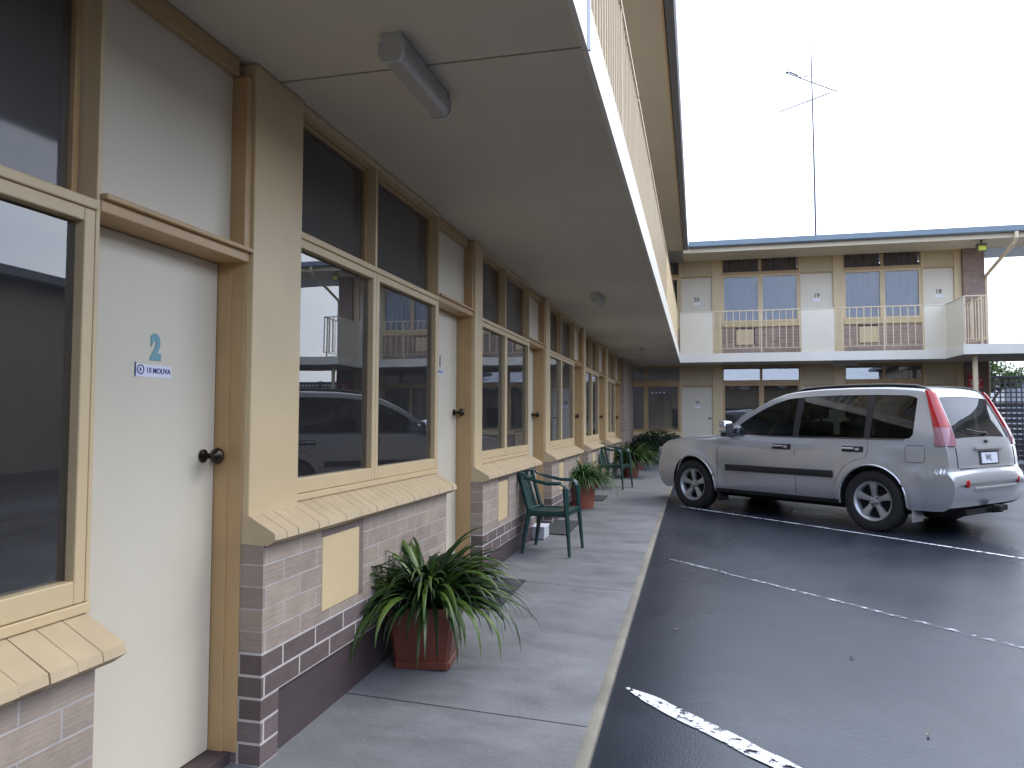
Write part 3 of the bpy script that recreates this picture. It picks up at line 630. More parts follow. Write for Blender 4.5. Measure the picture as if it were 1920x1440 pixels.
# ------------------------------------------------------------ potted plants
def ribbon(mb, base, az, L, el, droop, w, nseg=8, tw=0):
    p = Vector(base); d = Vector((math.cos(az)*math.cos(el), math.sin(az)*math.cos(el), math.sin(el))); st = L/nseg
    side = Vector((-math.sin(az), math.cos(az), 0)); rows = []; e = el
    for i in range(nseg+1):
        t = i/nseg; ww = w*.5*(min(1, .45+t*2.2))*(1-max(0, (t-.45)/.55)**1.6)+.0006
        dd = Vector((math.cos(az)*math.cos(e), math.sin(az)*math.cos(e), math.sin(e))); up = side.cross(dd)
        s_ = side*math.cos(tw*t)+up*math.sin(tw*t)
        rows.append([p-s_*ww+up*ww*.35, p, p+s_*ww+up*ww*.35]); p = p+dd*st; e -= droop*st/L*(.4+1.2*t); az += 0
        e = max(e, -1.5)
    mb.grid(rows)
def strap_plant(n, L0, L1, w, z, spread=.05, zmin=-.3):
    mb = MB()
    for i in range(n):
        az = random.uniform(0, 2*math.pi); u = random.random(); el = lerp(.35, 1.45, u)
        r_ = spread*(1-u*.6); b = (math.cos(az)*r_, math.sin(az)*r_, z)
        ribbon(mb, b, az+random.uniform(-.35, .35), random.uniform(L0, L1)*(1-.15*u), el, random.uniform(1.5, 3.1), w*random.uniform(.6, 1.15), 9, random.uniform(-.7, .7))
    return mb
def sq_pot(t, s0, s1, h, m):
    mb = MB()
    prof = [(s0*.92, 0), (s0*1.03, .002), (s0*1.03, .035), (s0, .04), (s1, h-.05), (s1*1.06, h-.045), (s1*1.06, h), (s1*.93, h), (s1*.90, h-.06)]
    rows = []
    for r_, z in prof:
        rr = r_; c = rr*.12; ring = []
        for sx, sy in ((1, 1), (-1, 1), (-1, -1), (1, -1)):
            a, b = ((rr, rr-c), (rr-c, rr)) if sx*sy > 0 else ((rr-c, rr), (rr, rr-c))
            ring += [(sx*a[0], sy*a[1], z), (sx*b[0], sy*b[1], z)]
        rows.append(ring+[ring[0]])
    mb.grid(rows); mb.add([(x, y, 0.001) for x, y, z in rows[0][:-1]], [tuple(range(8))]); mb.build('pot', m, t, smooth=35)
    mb = MB(); mb.add([(x, y, h-.055) for x, y, z in rows[-1][:-1]], [tuple(range(8))]); mb.build('soil', M_soil, t)
def rd_pot(t, r0, r1, h, m):
    mb = MB(); mb.lathe([(0, 0), (r0, 0), (r0, .01), (r1*.96, h-.06), (r1*1.05, h-.055), (r1*1.05, h), (r1*.92, h), (r1*.9, h-.06)], (0, 0, 0), (0, 0, 1), 32); mb.build('pot', m, t, smooth=35)
    mb = MB(); mb.lathe([(r1*.91, h-.055), (0, h-.05)], (0, 0, 0), (0, 0, 1), 24); mb.build('soil', M_soil, t)
t = thing('potted_plant', 'large strap-leaved plant in a square glazed terracotta pot nearest the camera', 'potted plant', (.30, 3.97, pz(.31, 3.98)), R(8), 'potted plants along the walkway')
sq_pot(t, .15, .182, .33, M_terra); strap_plant(420, .34, .68, .032, .30, .08).build('foliage', M_leaf, t, smooth=60)
t = thing('potted_plant', 'grassy plant in a round terracotta pot beyond the near green chair', 'potted plant', (.20, 10.35, pz(.2, 10.35)), 0, 'potted plants along the walkway')
rd_pot(t, .165, .205, .35, M_terra2); strap_plant(460, .32, .66, .018, .32, .11).build('foliage', M_leaf2, t, smooth=60)
t = thing('potted_plant', 'bushy strap-leaved plant past the far green chair', 'potted plant', (.42, 15.6, pz(.4, 15.6)), 0, 'potted plants along the walkway')
rd_pot(t, .16, .2, .32, M_terra); strap_plant(380, .4, .78, .026, .29, .12).build('foliage', M_leaf, t, smooth=60)
t = thing('potted_plant', 'dark leafy plant at the foot of the brick corner', 'potted plant', (.35, 18.0, pz(.3, 18.0)), 0, 'potted plants along the walkway')
rd_pot(t, .17, .2, .34, M_terra); strap_plant(380, .4, .75, .026, .3, .12).build('foliage', M_shrub, t, smooth=60)
t = thing('shrub', 'dense dark green shrub below the corner window of the far wing', 'shrub', (.75, 20.1, .25))
def leafball(mb, n, c, r, size, flat=1.0):
    for i in range(n):
        while True:
            q = Vector((random.uniform(-1, 1), random.uniform(-1, 1), random.uniform(-1, 1)))
            if .25 < q.length < 1: break
        p = Vector((c[0]+q.x*r[0], c[1]+q.y*r[1], c[2]+q.z*r[2]))
        a = Vector((random.gauss(0, 1), random.gauss(0, 1), random.gauss(0, 1)*flat)).normalized(); b = a.cross(Vector((random.gauss(0, 1), random.gauss(0, 1), random.gauss(0, 1)))).normalized(); s_ = size*random.uniform(.6, 1.3)
        mb.add([p-a*s_, p+b*s_*.45, p+a*s_, p-b*s_*.45], [(0, 1, 2, 3)])
mb = MB(); [mb.tube([(random.uniform(-.2, .2), 0, 0), (random.uniform(-.5, .5), random.uniform(-.2, .2), .55)], .012, 5) for _ in range(9)]; mb.build('stem', M_bark, t)
mb = MB(); leafball(mb, 3200, (0, 0, .5), (.72, .42, .42), .035); leafball(mb, 500, (-.3, -.1, .5), (.4, .3, .28), .035); mb.build('foliage', M_shrub, t)

# ------------------------------------------------------------ chairs
def chair():
    t = thing('plastic_chair', 'dark green plastic armchair standing on the walkway between the two big pots', 'chair', (.40, 7.15, pz(.4, 7.15)), R(-4), 'green plastic armchairs on the walkway')
    # faces +x ; seat centre at the origin
    def legm(x0, y0, x1, y1, zt_):
        b = MB(); b.tube([(x1, y1, 0), (lerp(x1, x0, .5), lerp(y1, y0, .5), zt_*.5), (x0, y0, zt_)], [.019, .026, .036], 8, .8); return b
    for sy in (-1, 1):
        legm(.185, sy*.235, .235, sy*.275, .62).build('leg', M_chair, t, smooth=50)
        legm(-.17, sy*.20, -.235, sy*.235, .42).build('leg', M_chair, t, smooth=50)
        b = MB(); b.tube([(.187, sy*.237, .60), (.18, sy*.24, .645), (.14, sy*.25, .668), (.02, sy*.262, .665), (-.10, sy*.262, .69), (-.19, sy*.245, .715), (-.235, sy*.215, .745)], [.034, .036, .038, .038, .034, .03, .026], 8, .45); b.build('armrest', M_chair, t, smooth=50)
    rows = []; N = 14
    for i in range(N+1):
        x = lerp(-.20, .22, i/N); z = .405+.02*(i/N)-.018*math.sin(math.pi*i/N)
        if i == N: z -= .02
        if i == N-1: z -= .004
        rows.append([(x, lerp(-.235, .235, j/10)*(1-.1*(1-i/N)), z-.012*math.cos((j/10-.5)*math.pi)*math.sin(math.pi*i/N)) for j in range(11)])
    b = MB(); b.grid(rows); low = [[(x, y, z-.008) for x, y, z in r_] for r_ in rows]; b.grid(low)
    for sy in (-1, 1): b.box(-.19, .20, sy*.225-.008, sy*.225+.008, .355, .405, .003)
    b.box(-.2, -.188, -.21, .21, .36, .405, .003); b.box(.197, .209, -.225, .225, .36, .41, .003)
    b.build('seat', M_chair, t, smooth=50)
    b = MB()
    def bk(yf, zf):   # curved, leaning back
        return (-.195-.10*zf-.05*math.cos(yf*math.pi/2)*(.4+.6*zf)+.02, yf*(.205+.012*zf), .40+.37*zf)
    for y_ in (-1.0, -.56, -.19, .19, .56, 1.0):
        w = .042 if abs(y_) < 1 else .04
        pts = [bk(y_, z_/8) for z_ in range(9)]
        b.grid([[(x, y-w*.8, z), (x-.004, y, z), (x, y+w*.8, z)] for x, y, z in pts]); b.grid([[(x-.012, y-w*.8, z), (x-.016, y, z), (x-.012, y+w*.8, z)] for x, y, z in pts])
    b.tube([bk(y_/6, .98) for y_ in range(-6, 7)], .034, 8, .5); b.tube([bk(y_/6, .03) for y_ in range(-6, 7)], .016, 8, .6); b.tube([bk(y_/6, .80) for y_ in range(-6, 7)], .02, 8, .7)
    for sy in (-1, 1): b.tube([bk(sy, z_/8) for z_ in range(9)], [.024, .024, .022, .022, .021, .02, .02, .02, .022], 8, .9)
    b.build('backrest', M_chair, t, smooth=50)
    return t
ch = chair()
dup(ch, (.36, 13.15, pz(.36, 13.15)), R(-12), 'dark green plastic armchair further along, beside the bushy plants')

# ------------------------------------------------------------ mats, box
def doormat(x0, x1, y0, y1, label):
    mb = MB(); rows = [[(x, y, pz(x, y)+.006) for x in (x0, (x0+x1)/2, x1)] for y in (y0, (y0+y1)/2, y1)]; mb.grid(rows)
    mb.grid([[(x, y, z+.006) for x, y, z in [(q[0]*.985+.0075*(x0+x1), q[1], q[2]) for q in r_]] for r_ in rows])
    return tag(mb.build('door_mat', M_mat), label, 'doormat', 'dark door mats on the walkway')
doormat(-.02, .43, 5.02, 5.88, 'dark doormat behind the nearest potted plant')
doormat(-.02, .40, 8.02, 9.0, 'dark doormat behind the near green chair')
doormat(-.02, .40, 11.1, 11.8, 'small dark doormat beyond the round pot')
t = thing('cable_box', 'small white plastic box on the ground behind the near green chair', 'box', (.11, 7.78, pz(.1, 7.78)))
mb = MB(); mb.box(-.11, .11, -.13, .13, 0, .12, .01); mb.build('body', M_boxw, t); mb = MB(); mb.box(-.115, .115, -.135, .135, .1205, .135, .005); mb.build('lid', M_label, t)

for i, (x, y, a, lb) in enumerate([(1.62, 5.05, .6, 'pale fallen leaf on the asphalt near the kerb'), (2.62, 4.75, 2.1, 'tiny dark leaf on the open asphalt'), (2.75, 3.75, 1.2, 'small brown leaf near the wide bay line')]):
    mb = MB(); c, s_ = math.cos(a), math.sin(a)
    mb.grid([[(x+c*u-s_*v*.007*(1-(abs(u)/.017)**2), y+s_*u+c*v*.007*(1-(abs(u)/.017)**2), gz(y)+.006+.006*abs(v)+.1*abs(u)*.1) for v in (-1, 0, 1)] for u in (-.0169, -.011, -.004, .004, .011, .0169)])
    tag(mb.build('fallen_leaf', M_leafdry), lb, 'leaf', 'fallen leaves on the asphalt')

# ------------------------------------------------------------ right-hand background
t = thing('red_sign', 'small red sign hanging on the end pillar beside the white column', 'sign', (8.42, FY-.16, 2.38))
mb = MB(); mb.prism([(-.17, -.16), (.17, -.16), (.17, .08), (-.02, .12), (-.17, .2)], 1, -.008, .008); mb.build('board', M_red, t)
mb = MB(); mb.prism([(-.145, -.135), (.145, -.135), (.145, -.12), (-.145, -.12)], 1, -.012, -.0085); mb.prism([(-.145, .04), (.145, .04), (.145, .055), (-.145, .055)], 1, -.012, -.0085); mb.box(-.1, -.04, -.012, -.0085, -.08, .0); mb.box(.0, .08, -.012, -.0085, -.06, .01); mb.build('marks', M_label, t)
t = thing('lattice_fence', 'dark timber lattice fence with crossed slats beyond the driveway', 'fence', (12.4, 24, .24))
mb = MB()
for i in range(60): x = -3.2+i*.135; mb.box(x-.018, x+.018, -.012, .0, .05, 2.4)
for i in range(18): z = .1+i*.135; mb.box(-3.3, 4.8, .0005, .012, z-.018, z+.018)
mb.build('lattice', M_concg, t)
mb = MB()
for i in range(11): mb.box(-3.3, 4.8, .013, .03, .08+i*.15, .19+i*.15)
mb.build('boards', M_concg, t)
for x in (-3.3, -1.3, .7, 2.7, 4.7):
    mb = MB(); mb.box(x-.05, x+.05, -.06, .06, 0, 2.5, .006); mb.build('post', M_concg, t)
mb = MB(); mb.box(-3.35, 4.85, -.05, .05, 2.405, 2.46); mb.build('top_rail', M_concg, t)
t = thing('backyard_shed', 'pale flat-roofed shed beyond the lattice fence', 'building', (17, 33, .25))
mb = MB(); mb.box(-4.6, 6, -3, 3, 0, 2.6); mb.build('wall', M_farw, t); mb = MB(); mb.box(-4.8, 6.2, -3.2, 3.2, 2.6, 2.78); mb.build('roof', M_farw, t)
mb = MB(); mb.box(-3, -1.5, -3.03, -3.005, 1.2, 2.4); mb.build('window', M_cglass, t)
t = thing('tree', 'leafy green tree rising behind the lattice fence at the end pillar', 'tree', (11.6, 29.5, .25))
mb = MB(); mb.tube([(0, 0, 0), (.05, 0, 1.2), (0, .1, 2.2)], [.16, .12, .08], 8)
for i in range(7):
    a = i*.9; mb.tube([(0, .05, 1.5+.1*i), (math.cos(a)*.5, math.sin(a)*.5, 2.3), (math.cos(a)*.85, math.sin(a)*.8, 2.9)], [.05, .03, .012], 5)
mb.build('trunk', M_bark, t, smooth=60)
mb = MB()
for c, r_, n_ in (((-.3, 0, 2.9), (.75, .8, .65), 1500), ((.35, 0, 2.75), (.7, .8, .55), 1200), ((.85, -.2, 2.6), (.45, .5, .3), 420), ((-.7, .1, 2.3), (.5, .5, .6), 700), ((.1, .2, 3.35), (.45, .5, .3), 350), ((1.15, 0, 2.95), (.2, .3, .12), 60)): leafball(mb, n_, c, r_, .065)
mb.build('crown', M_tree, t)
# wing across the court: stands right of the frame, mirrored in the room windows
t = thing('opposite_building', 'plain rendered building across the car park, seen mirrored in the windows', 'building', (16.5, 6, 0))
mb = MB(); mb.box(-3.5, 4, -16, 10, -.1, 4.5); mb.build('wall', M_nwall, t); mb = MB(); mb.box(-4.0, 4.5, -16.5, 10.5, 4.5, 4.7); mb.build('roof', M_gutd, t)
mb = MB(); mb.box(-3.53, -3.505, -3, 0, .05, 2.6); mb.build('roller_door', M_gut, t)


t = thing('rear_building', 'plain rendered block behind the camera, seen only mirrored in the far windows', 'building', (8, -20, 0))
mb = MB(); mb.box(-16, 14, -5, 3, -.1, 4.0); mb.build('wall', M_nwall, t); mb = MB(); mb.box(-16.4, 14.4, -5.4, 3.6, 4.0, 4.25); mb.build('roof', M_gutd, t)
for i in range(6):
    mb = MB(); mb.box(-13+i*4.4, -11+i*4.4, 3.005, 3.03, .9, 2.3); mb.build('window', M_cglass, t)

# ------------------------------------------------------------ cars
def paint(name, c, metal=.55, rough=.32):
    m = bpy.data.materials.new(name); m.use_nodes = True
    nt = m.node_tree; n = nt.nodes; l = nt.links; p = n['Principled BSDF']
    p.inputs['Metallic'].default_value = metal; p.inputs['Roughness'].default_value = rough; p.inputs['Coat Weight'].default_value = .7; p.inputs['Coat Roughness'].default_value = .06
    t = n.new('ShaderNodeTexCoord'); a = n.new('ShaderNodeTexNoise'); a.inputs['Scale'].default_value = 2.5; a.inputs['Detail'].default_value = 6; l.new(t.outputs['Object'], a.inputs['Vector'])
    r = n.new('ShaderNodeValToRGB'); r.color_ramp.elements[0].color = tuple(v*.93 for v in c[:3])+(1,); r.color_ramp.elements[1].color = c
    l.new(a.outputs['Fac'], r.inputs[0]); l.new(r.outputs[0], p.inputs['Base Color']); return m
M_silver = paint('silver_paint', srgb(192, 194, 198), .5, .26); M_dkpaint = paint('charcoal_paint', srgb(58, 62, 72), .3, .3)
M_tyre = mat('tyre_rubber', (.016, .016, .017, 1), .75, .2, 12, .2, 60)
M_alloy = mat('alloy_wheel', srgb(176, 178, 182), .35, .05, 10, metal=.6)
M_lampr = mat('red_lamp_plastic', srgb(168, 12, 28), .12, .12, 6, coat=.6)
M_lampc = mat('clear_lamp_plastic', srgb(160, 112, 124), .12, .08, 6, coat=.6)
M_head = mat('headlamp_plastic', srgb(170, 175, 182), .12, .1, 8, coat=.8)
M_trimb = mat('black_trim', (.022, .022, .024, 1), .5, .15, 10)
M_chrome = mat('chrome', srgb(205, 208, 214), .12, .03, 5, metal=.95)
M_seat = mat('seat_cloth', (.022, .022, .024, 1), .9, .2, 20)
M_inner = mat('cabin_plastic', (.05, .05, .052, 1), .8, .1, 8)
M_under = mat('underbody', (.01, .01, .01, 1), .85, .2, 8)
PROF = [(2.208, .575), (2.20, .63), (2.18, .70), (2.16, .78), (2.13, .88), (2.07, .945), (1.93, .98), (1.6, 1.018), (1.3, 1.042), (1.05, 1.06), (.88, 1.075), (.80, 1.105), (.66, 1.215), (.47, 1.345), (.26, 1.47), (.08, 1.56), (-.08, 1.61), (-.3, 1.64), (-.6, 1.66), (-1.0, 1.665), (-1.4, 1.658), (-1.66, 1.64), (-1.84, 1.62), (-1.89, 1.585), (-1.92, 1.52), (-1.98, 1.40), (-2.055, 1.25), (-2.13, 1.08), (-2.155, .98), (-2.17, .86), (-2.175, .745), (-2.18, .725), (-2.212, .715), (-2.228, .69), (-2.236, .60)]
BOT = [(2.208, .53), (2.20, .47), (2.17, .38), (2.12, .31), (2.04, .27), (1.9, .28), (-2.0, .29), (-2.10, .30), (-2.17, .34), (-2.216, .42), (-2.236, .55)]
def resample(P, d=.045):
    out = [P[0]]
    for a, b in zip(P, P[1:]):
        L = math.hypot(b[0]-a[0], b[1]-a[1]); k = max(1, int(round(L/d)))
        for i in range(1, k+1): out.append((lerp(a[0], b[0], i/k), lerp(a[1], b[1], i/k)))
    return out
def cat1(P):   # smooth the polyline slightly
    for _ in range(2): P = [P[0]]+[((P[i-1][0]+2*P[i][0]+P[i+1][0])/4, (P[i-1][1]+2*P[i][1]+P[i+1][1])/4) for i in range(1, len(P)-1)]+[P[-1]]
    return P
CP = cat1(resample(PROF))
def sstep(a, b, x):
    t = min(1, max(0, (x-a)/(b-a))); return t*t*(3-2*t)
SZ = [(.24, .915), (.30, .945), (.36, .965), (.5, .982), (.7, .998), (.85, 1.0), (.95, .992), (1.03, .975), (1.12, .948), (1.25, .905), (1.4, .850), (1.52, .800), (1.6, .760), (1.7, .70)]
def S(x, z):
    for (a, va), (b, vb) in zip(SZ, SZ[1:]):
        if z <= b: v = lerp(va, vb, max(0, (z-a)/(b-a))); break
    else: v = SZ[-1][1]
    W = .868
    if x > .9: W *= 1-.10*((x-.9)/1.3)**2
    if x < -1.2: W *= 1-.045*((-1.2-x)/1.1)**2
    y = W*v
    for wx in (1.3125, -1.3125):
        d = math.hypot(x-wx, z-.34); y += .026*math.exp(-((d-.42)/.085)**2)*(1-sstep(.75, .95, z))
    if x < -1.5: y += .03*sstep(-1.62, -1.80, x)*(1-sstep(.70, .735, z))
    return y
def D(p):
    x, y, z = p; q = min(1.1, abs(y)/.87)
    if x > 1.3: x -= .24*q**3*sstep(1.3, 2.2, x)
    if x < -1.5: x += .045*q**4*sstep(-1.5, -2.15, x)
    return (x, y, z)
NS = 18
def section(x, T, ins=0.0, z0=None):
    z0 = BOT[-1][1]
    for (a, za), (b, zb) in zip(BOT, BOT[1:]):
        if x >= b: z0 = lerp(za, zb, (a-min(x, a))/(a-b)); break
    Te = max(z0+.012, T-.055)
    if T-Te < .03: Te = lerp(z0, T, .4)
    side = [(S(x, lerp(z0, Te, j/NS)), lerp(z0, Te, j/NS)) for j in range(NS+1)]
    y0, ze = side[-1]; h = max(.004, T-.022-ze)
    cor = [(y0-.008, ze+h*.45), (y0-.028, ze+h*.8), (y0-.065, ze+h)]
    y1 = cor[-1][0]; top = [(y1*(1-k/6), ze+h+.022*(1-(1-k/6)**2)) for k in range(1, 7)]
    return side+cor+top
def car(pm, loc, rz, label, cat, scale=1.0, plate=True):
    t = thing('parked_car', label, cat, loc, rz); t.scale = (scale,)*3
    # --- closed body
    mb = MB(); rings = []
    for x, T in CP:
        h = section(x, T); zb = h[0][1]
        ring = [(x, -y, z) for y, z in h]+[(x, y, z) for y, z in reversed(h[:-1])]
        ring += [(x, h[0][0]*f, zb) for f in (.6, .2, -.2, -.6)]
        rings.append([D(p) for p in ring])
    n_ = len(rings[0]); mb.grid([r_+[r_[0]] for r_ in rings])
    body_me = bpy.data.meshes.new('body')
    bm = bmesh.new(); vv = [[bm.verts.new(p) for p in r_] for r_ in rings]
    for i in range(len(vv)-1):
        for j in range(n_): bm.faces.new((vv[i][j], vv[i][(j+1) % n_], vv[i+1][(j+1) % n_], vv[i+1][j]))
    bm.faces.new(vv[0][::-1]); bm.faces.new(vv[-1])
    bmesh.ops.recalc_face_normals(bm, faces=bm.faces); bm.to_mesh(body_me); bm.free()
    body = link('body', body_me, [pm, M_under, M_inner], t)
    cutters = []
    def cutter(mbc):
        o = mbc.build('cutter', None, t); cutters.append(o); md = body.modifiers.new('b', 'BOOLEAN'); md.operation = 'DIFFERENCE'; md.solver = 'EXACT'; md.object = o; return o
    for wx in (1.3125, -1.3125):
        for sy in (-1, 1):
            c = MB(); c.lathe([(.0, 0), (.395, 0), (.395, .6), (0, .6)], (wx, sy*.50, .35), (0, sy, 0), 48)
            # merge poles into caps
            c = MB(); N = 48; ring = [(wx+.395*math.cos(2*math.pi*k/N), .35+.395*math.sin(2*math.pi*k/N)) for k in range(N)]; c.prism(ring, 1, min(sy*.5, sy*1.2), max(sy*.5, sy*1.2)); cutter(c)
    def Tof(x):
        for (a, ta), (b, tb) in zip(CP, CP[1:]):
            if a >= x >= b and a != b: return lerp(ta, tb, (a-x)/(a-b))
        return 1.0
    # cabin cavity
    c = MB(); st = [.60-i*.055 for i in range(50)]; rr = []
    st = [x for x in st if x > -1.83]
    for x in st:
        T = Tof(x)-.07; T = max(T, 1.02)
        pts = [(S(x, z)-.055, z) for z in [lerp(.6, T-.03, k/8) for k in range(9)]]; pts.append((pts[-1][0]-.08, T))
        rr.append([(x, -y, z) for y, z in pts]+[(x, y, z) for y, z in reversed(pts)])
    m_ = len(rr[0]); vs = [p for r_ in rr for p in r_]; fs = []
    for i in range(len(rr)-1):
        for j in range(m_): fs.append((i*m_+j, i*m_+(j+1) % m_, (i+1)*m_+(j+1) % m_, (i+1)*m_+j))
    fs.append(tuple(range(m_-1, -1, -1))); fs.append(tuple((len(rr)-1)*m_+j for j in range(m_))); c.add(vs, fs); cutter(c)
    # side window opening
    WT = [(.70, 1.068), (.58, 1.15), (.40, 1.27), (.20, 1.385), (.02, 1.465), (-.16, 1.52), (-.4, 1.54), (-.8, 1.55), (-1.3, 1.545), (-1.66, 1.53), (-1.73, 1.51), (-1.76, 1.49)]
    WB = [(.70, 1.055), (-1.66, 1.045), (-1.73, 1.06), (-1.76, 1.10)]
    c = MB(); c.prism(WT+WB[::-1][:-1] + [WB[0]], 1, -1.2, 1.2); cutter(c)
    # windscreen and rear glass openings
    def patch(x0, z0, x1, z1, y0, y1, off):
        """points on the top skin between two profile points"""
        a = min(range(len(CP)), key=lambda i: math.hypot(CP[i][0]-x0, CP[i][1]-z0)); b = min(range(len(CP)), key=lambda i: math.hypot(CP[i][0]-x1, CP[i][1]-z1)); rows = []
        for i in range(a, b+1):
            x, T = CP[i]; tx, tz = CP[min(i+1, len(CP)-1)][0]-CP[i-1][0], CP[min(i+1, len(CP)-1)][1]-CP[i-1][1]; L = math.hypot(tx, tz); nx, nz_ = tz/L, -tx/L
            f = (i-a)/max(1, b-a); w = lerp(y0, y1, f); row = []
            for k in range(-6, 7):
                y = w*k/6; z = T-.022*(y/.75)**2; row.append(D((x+nx*off, y, z+nz_*off)))
            rows.append(row)
        return rows
    def slab(r1, r2):
        c = MB(); n1 = len(r1); m1 = len(r1[0]); vs = [p for r_ in r1 for p in r_]+[p for r_ in r2 for p in r_]; o = n1*m1; fs = []
        for i in range(n1-1):
            for j in range(m1-1):
                q = (i*m1+j, i*m1+j+1, (i+1)*m1+j+1, (i+1)*m1+j); fs.append(q); fs.append(tuple(o+v for v in q[::-1]))
        bd = [j for j in range(m1)]+[i*m1+m1-1 for i in range(1, n1)]+[(n1-1)*m1+j for j in range(m1-2, -1, -1)]+[i*m1 for i in range(n1-2, 0, -1)]
        for a, b in zip(bd, bd[1:]+bd[:1]): fs.append((a, b, o+b, o+a))
        c.add(vs, fs); return c
    ws = (.77, 1.13, .10, 1.55, .72, .60); rg = (-1.925, 1.515, -2.122, 1.10, .56, .64)
    cutter(slab(patch(*ws, .06), patch(*ws, -.16))); cutter(slab(patch(*rg, .06), patch(*rg, -.30)))
    bpy.context.view_layer.update(); dg = bpy.context.evaluated_depsgraph_get()
    me2 = bpy.data.meshes.new_from_object(body.evaluated_get(dg)); body.modifiers.clear(); body.data = me2
    for c_ in cutters: bpy.data.objects.remove(c_)
    for p in me2.polygons:
        x, y, z = p.center; idx = 0
        for wx in (1.3125, -1.3125):
            if math.hypot(x-wx, z-.35) < .40 and abs(y) < .90 and (abs(p.normal.y) < .5 or abs(y) < .55): idx = 1
        if -1.9 < x < .66 and abs(y) < S(x, z)-.03 and .58 < z < Tof(x)-.045: idx = 2
        if z < .34 and p.normal.z < -.5: idx = 1
        p.material_index = idx
    me2.polygons.foreach_set('use_smooth', [True]*len(me2.polygons)); me2.set_sharp_from_angle(angle=R(32))
    # --- glazing and pillars
    def itp(P, x):
        for (a, za), (b, zb) in zip(P, P[1:]):
            if a >= x >= b: return lerp(za, zb, (a-x)/(a-b)) if a != b else za
        return P[-1][1]
    def side_strip(x0, x1, lo, hi, off, n=24, rows_=7):
        out = []
        for sy in (-1, 1):
            rows = []
            for i in range(n+1):
                x = lerp(x0, x1, i/n); zl, zh = lo(x), hi(x)
                rows.append([D((x, sy*(S(x, z)+off), z)) for z in [lerp(zl, zh, k/(rows_-1)) for k in range(rows_)]])
            out.append(rows)
        return out
    lo_ = lambda x: itp(WB, x)-.012; hi_ = lambda x: itp(WT, x)+.012
    for (x0, x1) in ((.69, -.30), (-.37, -1.22), (-1.28, -1.755)):
        for rows in side_strip(x0, x1, lo_, hi_, -.008): g = MB(); g.grid(rows); g.build('side_window', M_cglass, t, smooth=60, recalc=False)
    for (x0, x1) in ((-.29, -.375), (-1.21, -1.285), (.695, .60)):
        for rows in side_strip(x0, x1, lo_, hi_, -.004, 6): g = MB(); g.grid(rows); g.build('window_pillar', M_trimb, t, smooth=60)
    for rows in side_strip(.70, -1.68, lambda x: 1.035, lambda x: 1.052, .002, 40, 2): g = MB(); g.grid(rows); g.build('belt_trim', M_chrome if pm is M_silver else M_trimb, t, smooth=60)
    g = MB(); g.grid(patch(*ws[:4], .735, .615, -.010)); g.build('windscreen', M_cglass, t, smooth=60, recalc=False)
    g = MB(); g.grid(patch(*rg[:4], .58, .655, -.006)); g.build('rear_window', M_cglassr, t, smooth=60, recalc=False)
    # --- details laid on the skin
    def lay(name, m, x0, x1, lo, hi, off, base=-.004, n=16, sides=(-1, 1), smooth=40):
        for sy in sides:
            rows = [];
            for i in range(n+1):
                x = lerp(x0, x1, i/n); zl, zh = lo(x), hi(x)
                P = [(base, zl), (off*.8, zl+(zh-zl)*.04), (off, lerp(zl, zh, .25)), (off, lerp(zl, zh, .75)), (off*.8, zh-(zh-zl)*.04), (base, zh)]
                rows.append([D((x, sy*(S(x, z)+o_), z)) for o_, z in P])
            g = MB(); g.grid(rows)
            for r_ in (rows[0], rows[-1]): g.add(r_, [tuple(range(6))])
            g.build(name, m, t, smooth=smooth)
    C_ = lambda v: (lambda x: v)
    lay('side_moulding', M_trimb, .72, -.84, C_(.575), C_(.66), .018)
    lay('side_skirt', M_trimb, .90, -.90, C_(.275), C_(.325), .004)
    for hx in (-.15, -1.09):
        lay('handle_recess', M_trimb, hx+.13, hx-.13, C_(.885), C_(.955), .004); lay('door_handle', pm, hx+.115, hx-.02, C_(.915), C_(.940), .034); lay('key_plate', M_chrome, hx-.035, hx-.085, C_(.905), C_(.94), .012, n=6)
    seam = M_under
    for xx in (.86, -.335): lay('door_seam', seam, xx+.003, xx-.003, C_(.33), C_(1.03), .0012, n=1)
    def seam_path(pts):
        for sy in (-1, 1):
            g = MB(); g.tube([D((x, sy*(S(x, z)+.0), z)) for x, z in pts], .0035, 5); g.build('door_seam', seam, t)
    seam_path([(-1.27, 1.03), (-1.27, .9), (-1.25, .83), (-1.10, .79), (-.97, .70), (-.88, .56), (-.85, .33)])
    seam_path([(-.93+.0, .325), (.9, .325)])
    for sy in (-1,):
        g = MB(); q = [(-1.72, .80), (-1.90, .80), (-1.92, .82), (-1.92, .96), (-1.90, .98), (-1.72, .98), (-1.70, .96), (-1.70, .82), (-1.72, .80)]
        g.tube([D((x, -sy*(S(x, z)), z)) for x, z in q], .003, 5); g.build('fuel_flap', seam, t)
    # arch lips
    for wx in (1.3125, -1.3125):
        for sy in (-1, 1):
            g = MB(); pts = []
            for k in range(25):
                a = lerp(R(-6), R(186), k/24); x = wx+.40*math.cos(a); z = .35+.40*math.sin(a); pts.append(D((x, sy*(S(x, z)-.004), z)))
            g.tube(pts, .013, 6); g.build('arch_lip', pm, t, smooth=60)
            g = MB(); mx_ = wx-.43; g.box(mx_-.012, mx_+.004, min(sy*.62, sy*.84), max(sy*.62, sy*.84), .15, .42, .004); g.build('mudflap', pm if wx < 0 else M_trimb, t)
    # tail lamps up the rear pillars
    def rear_edge(z):
        for (a, za), (b, zb) in zip(CP, CP[1:]):
            if a < -1.8 and za >= z >= zb and za != zb: return lerp(a, b, (za-z)/(za-zb))
        return -2.1
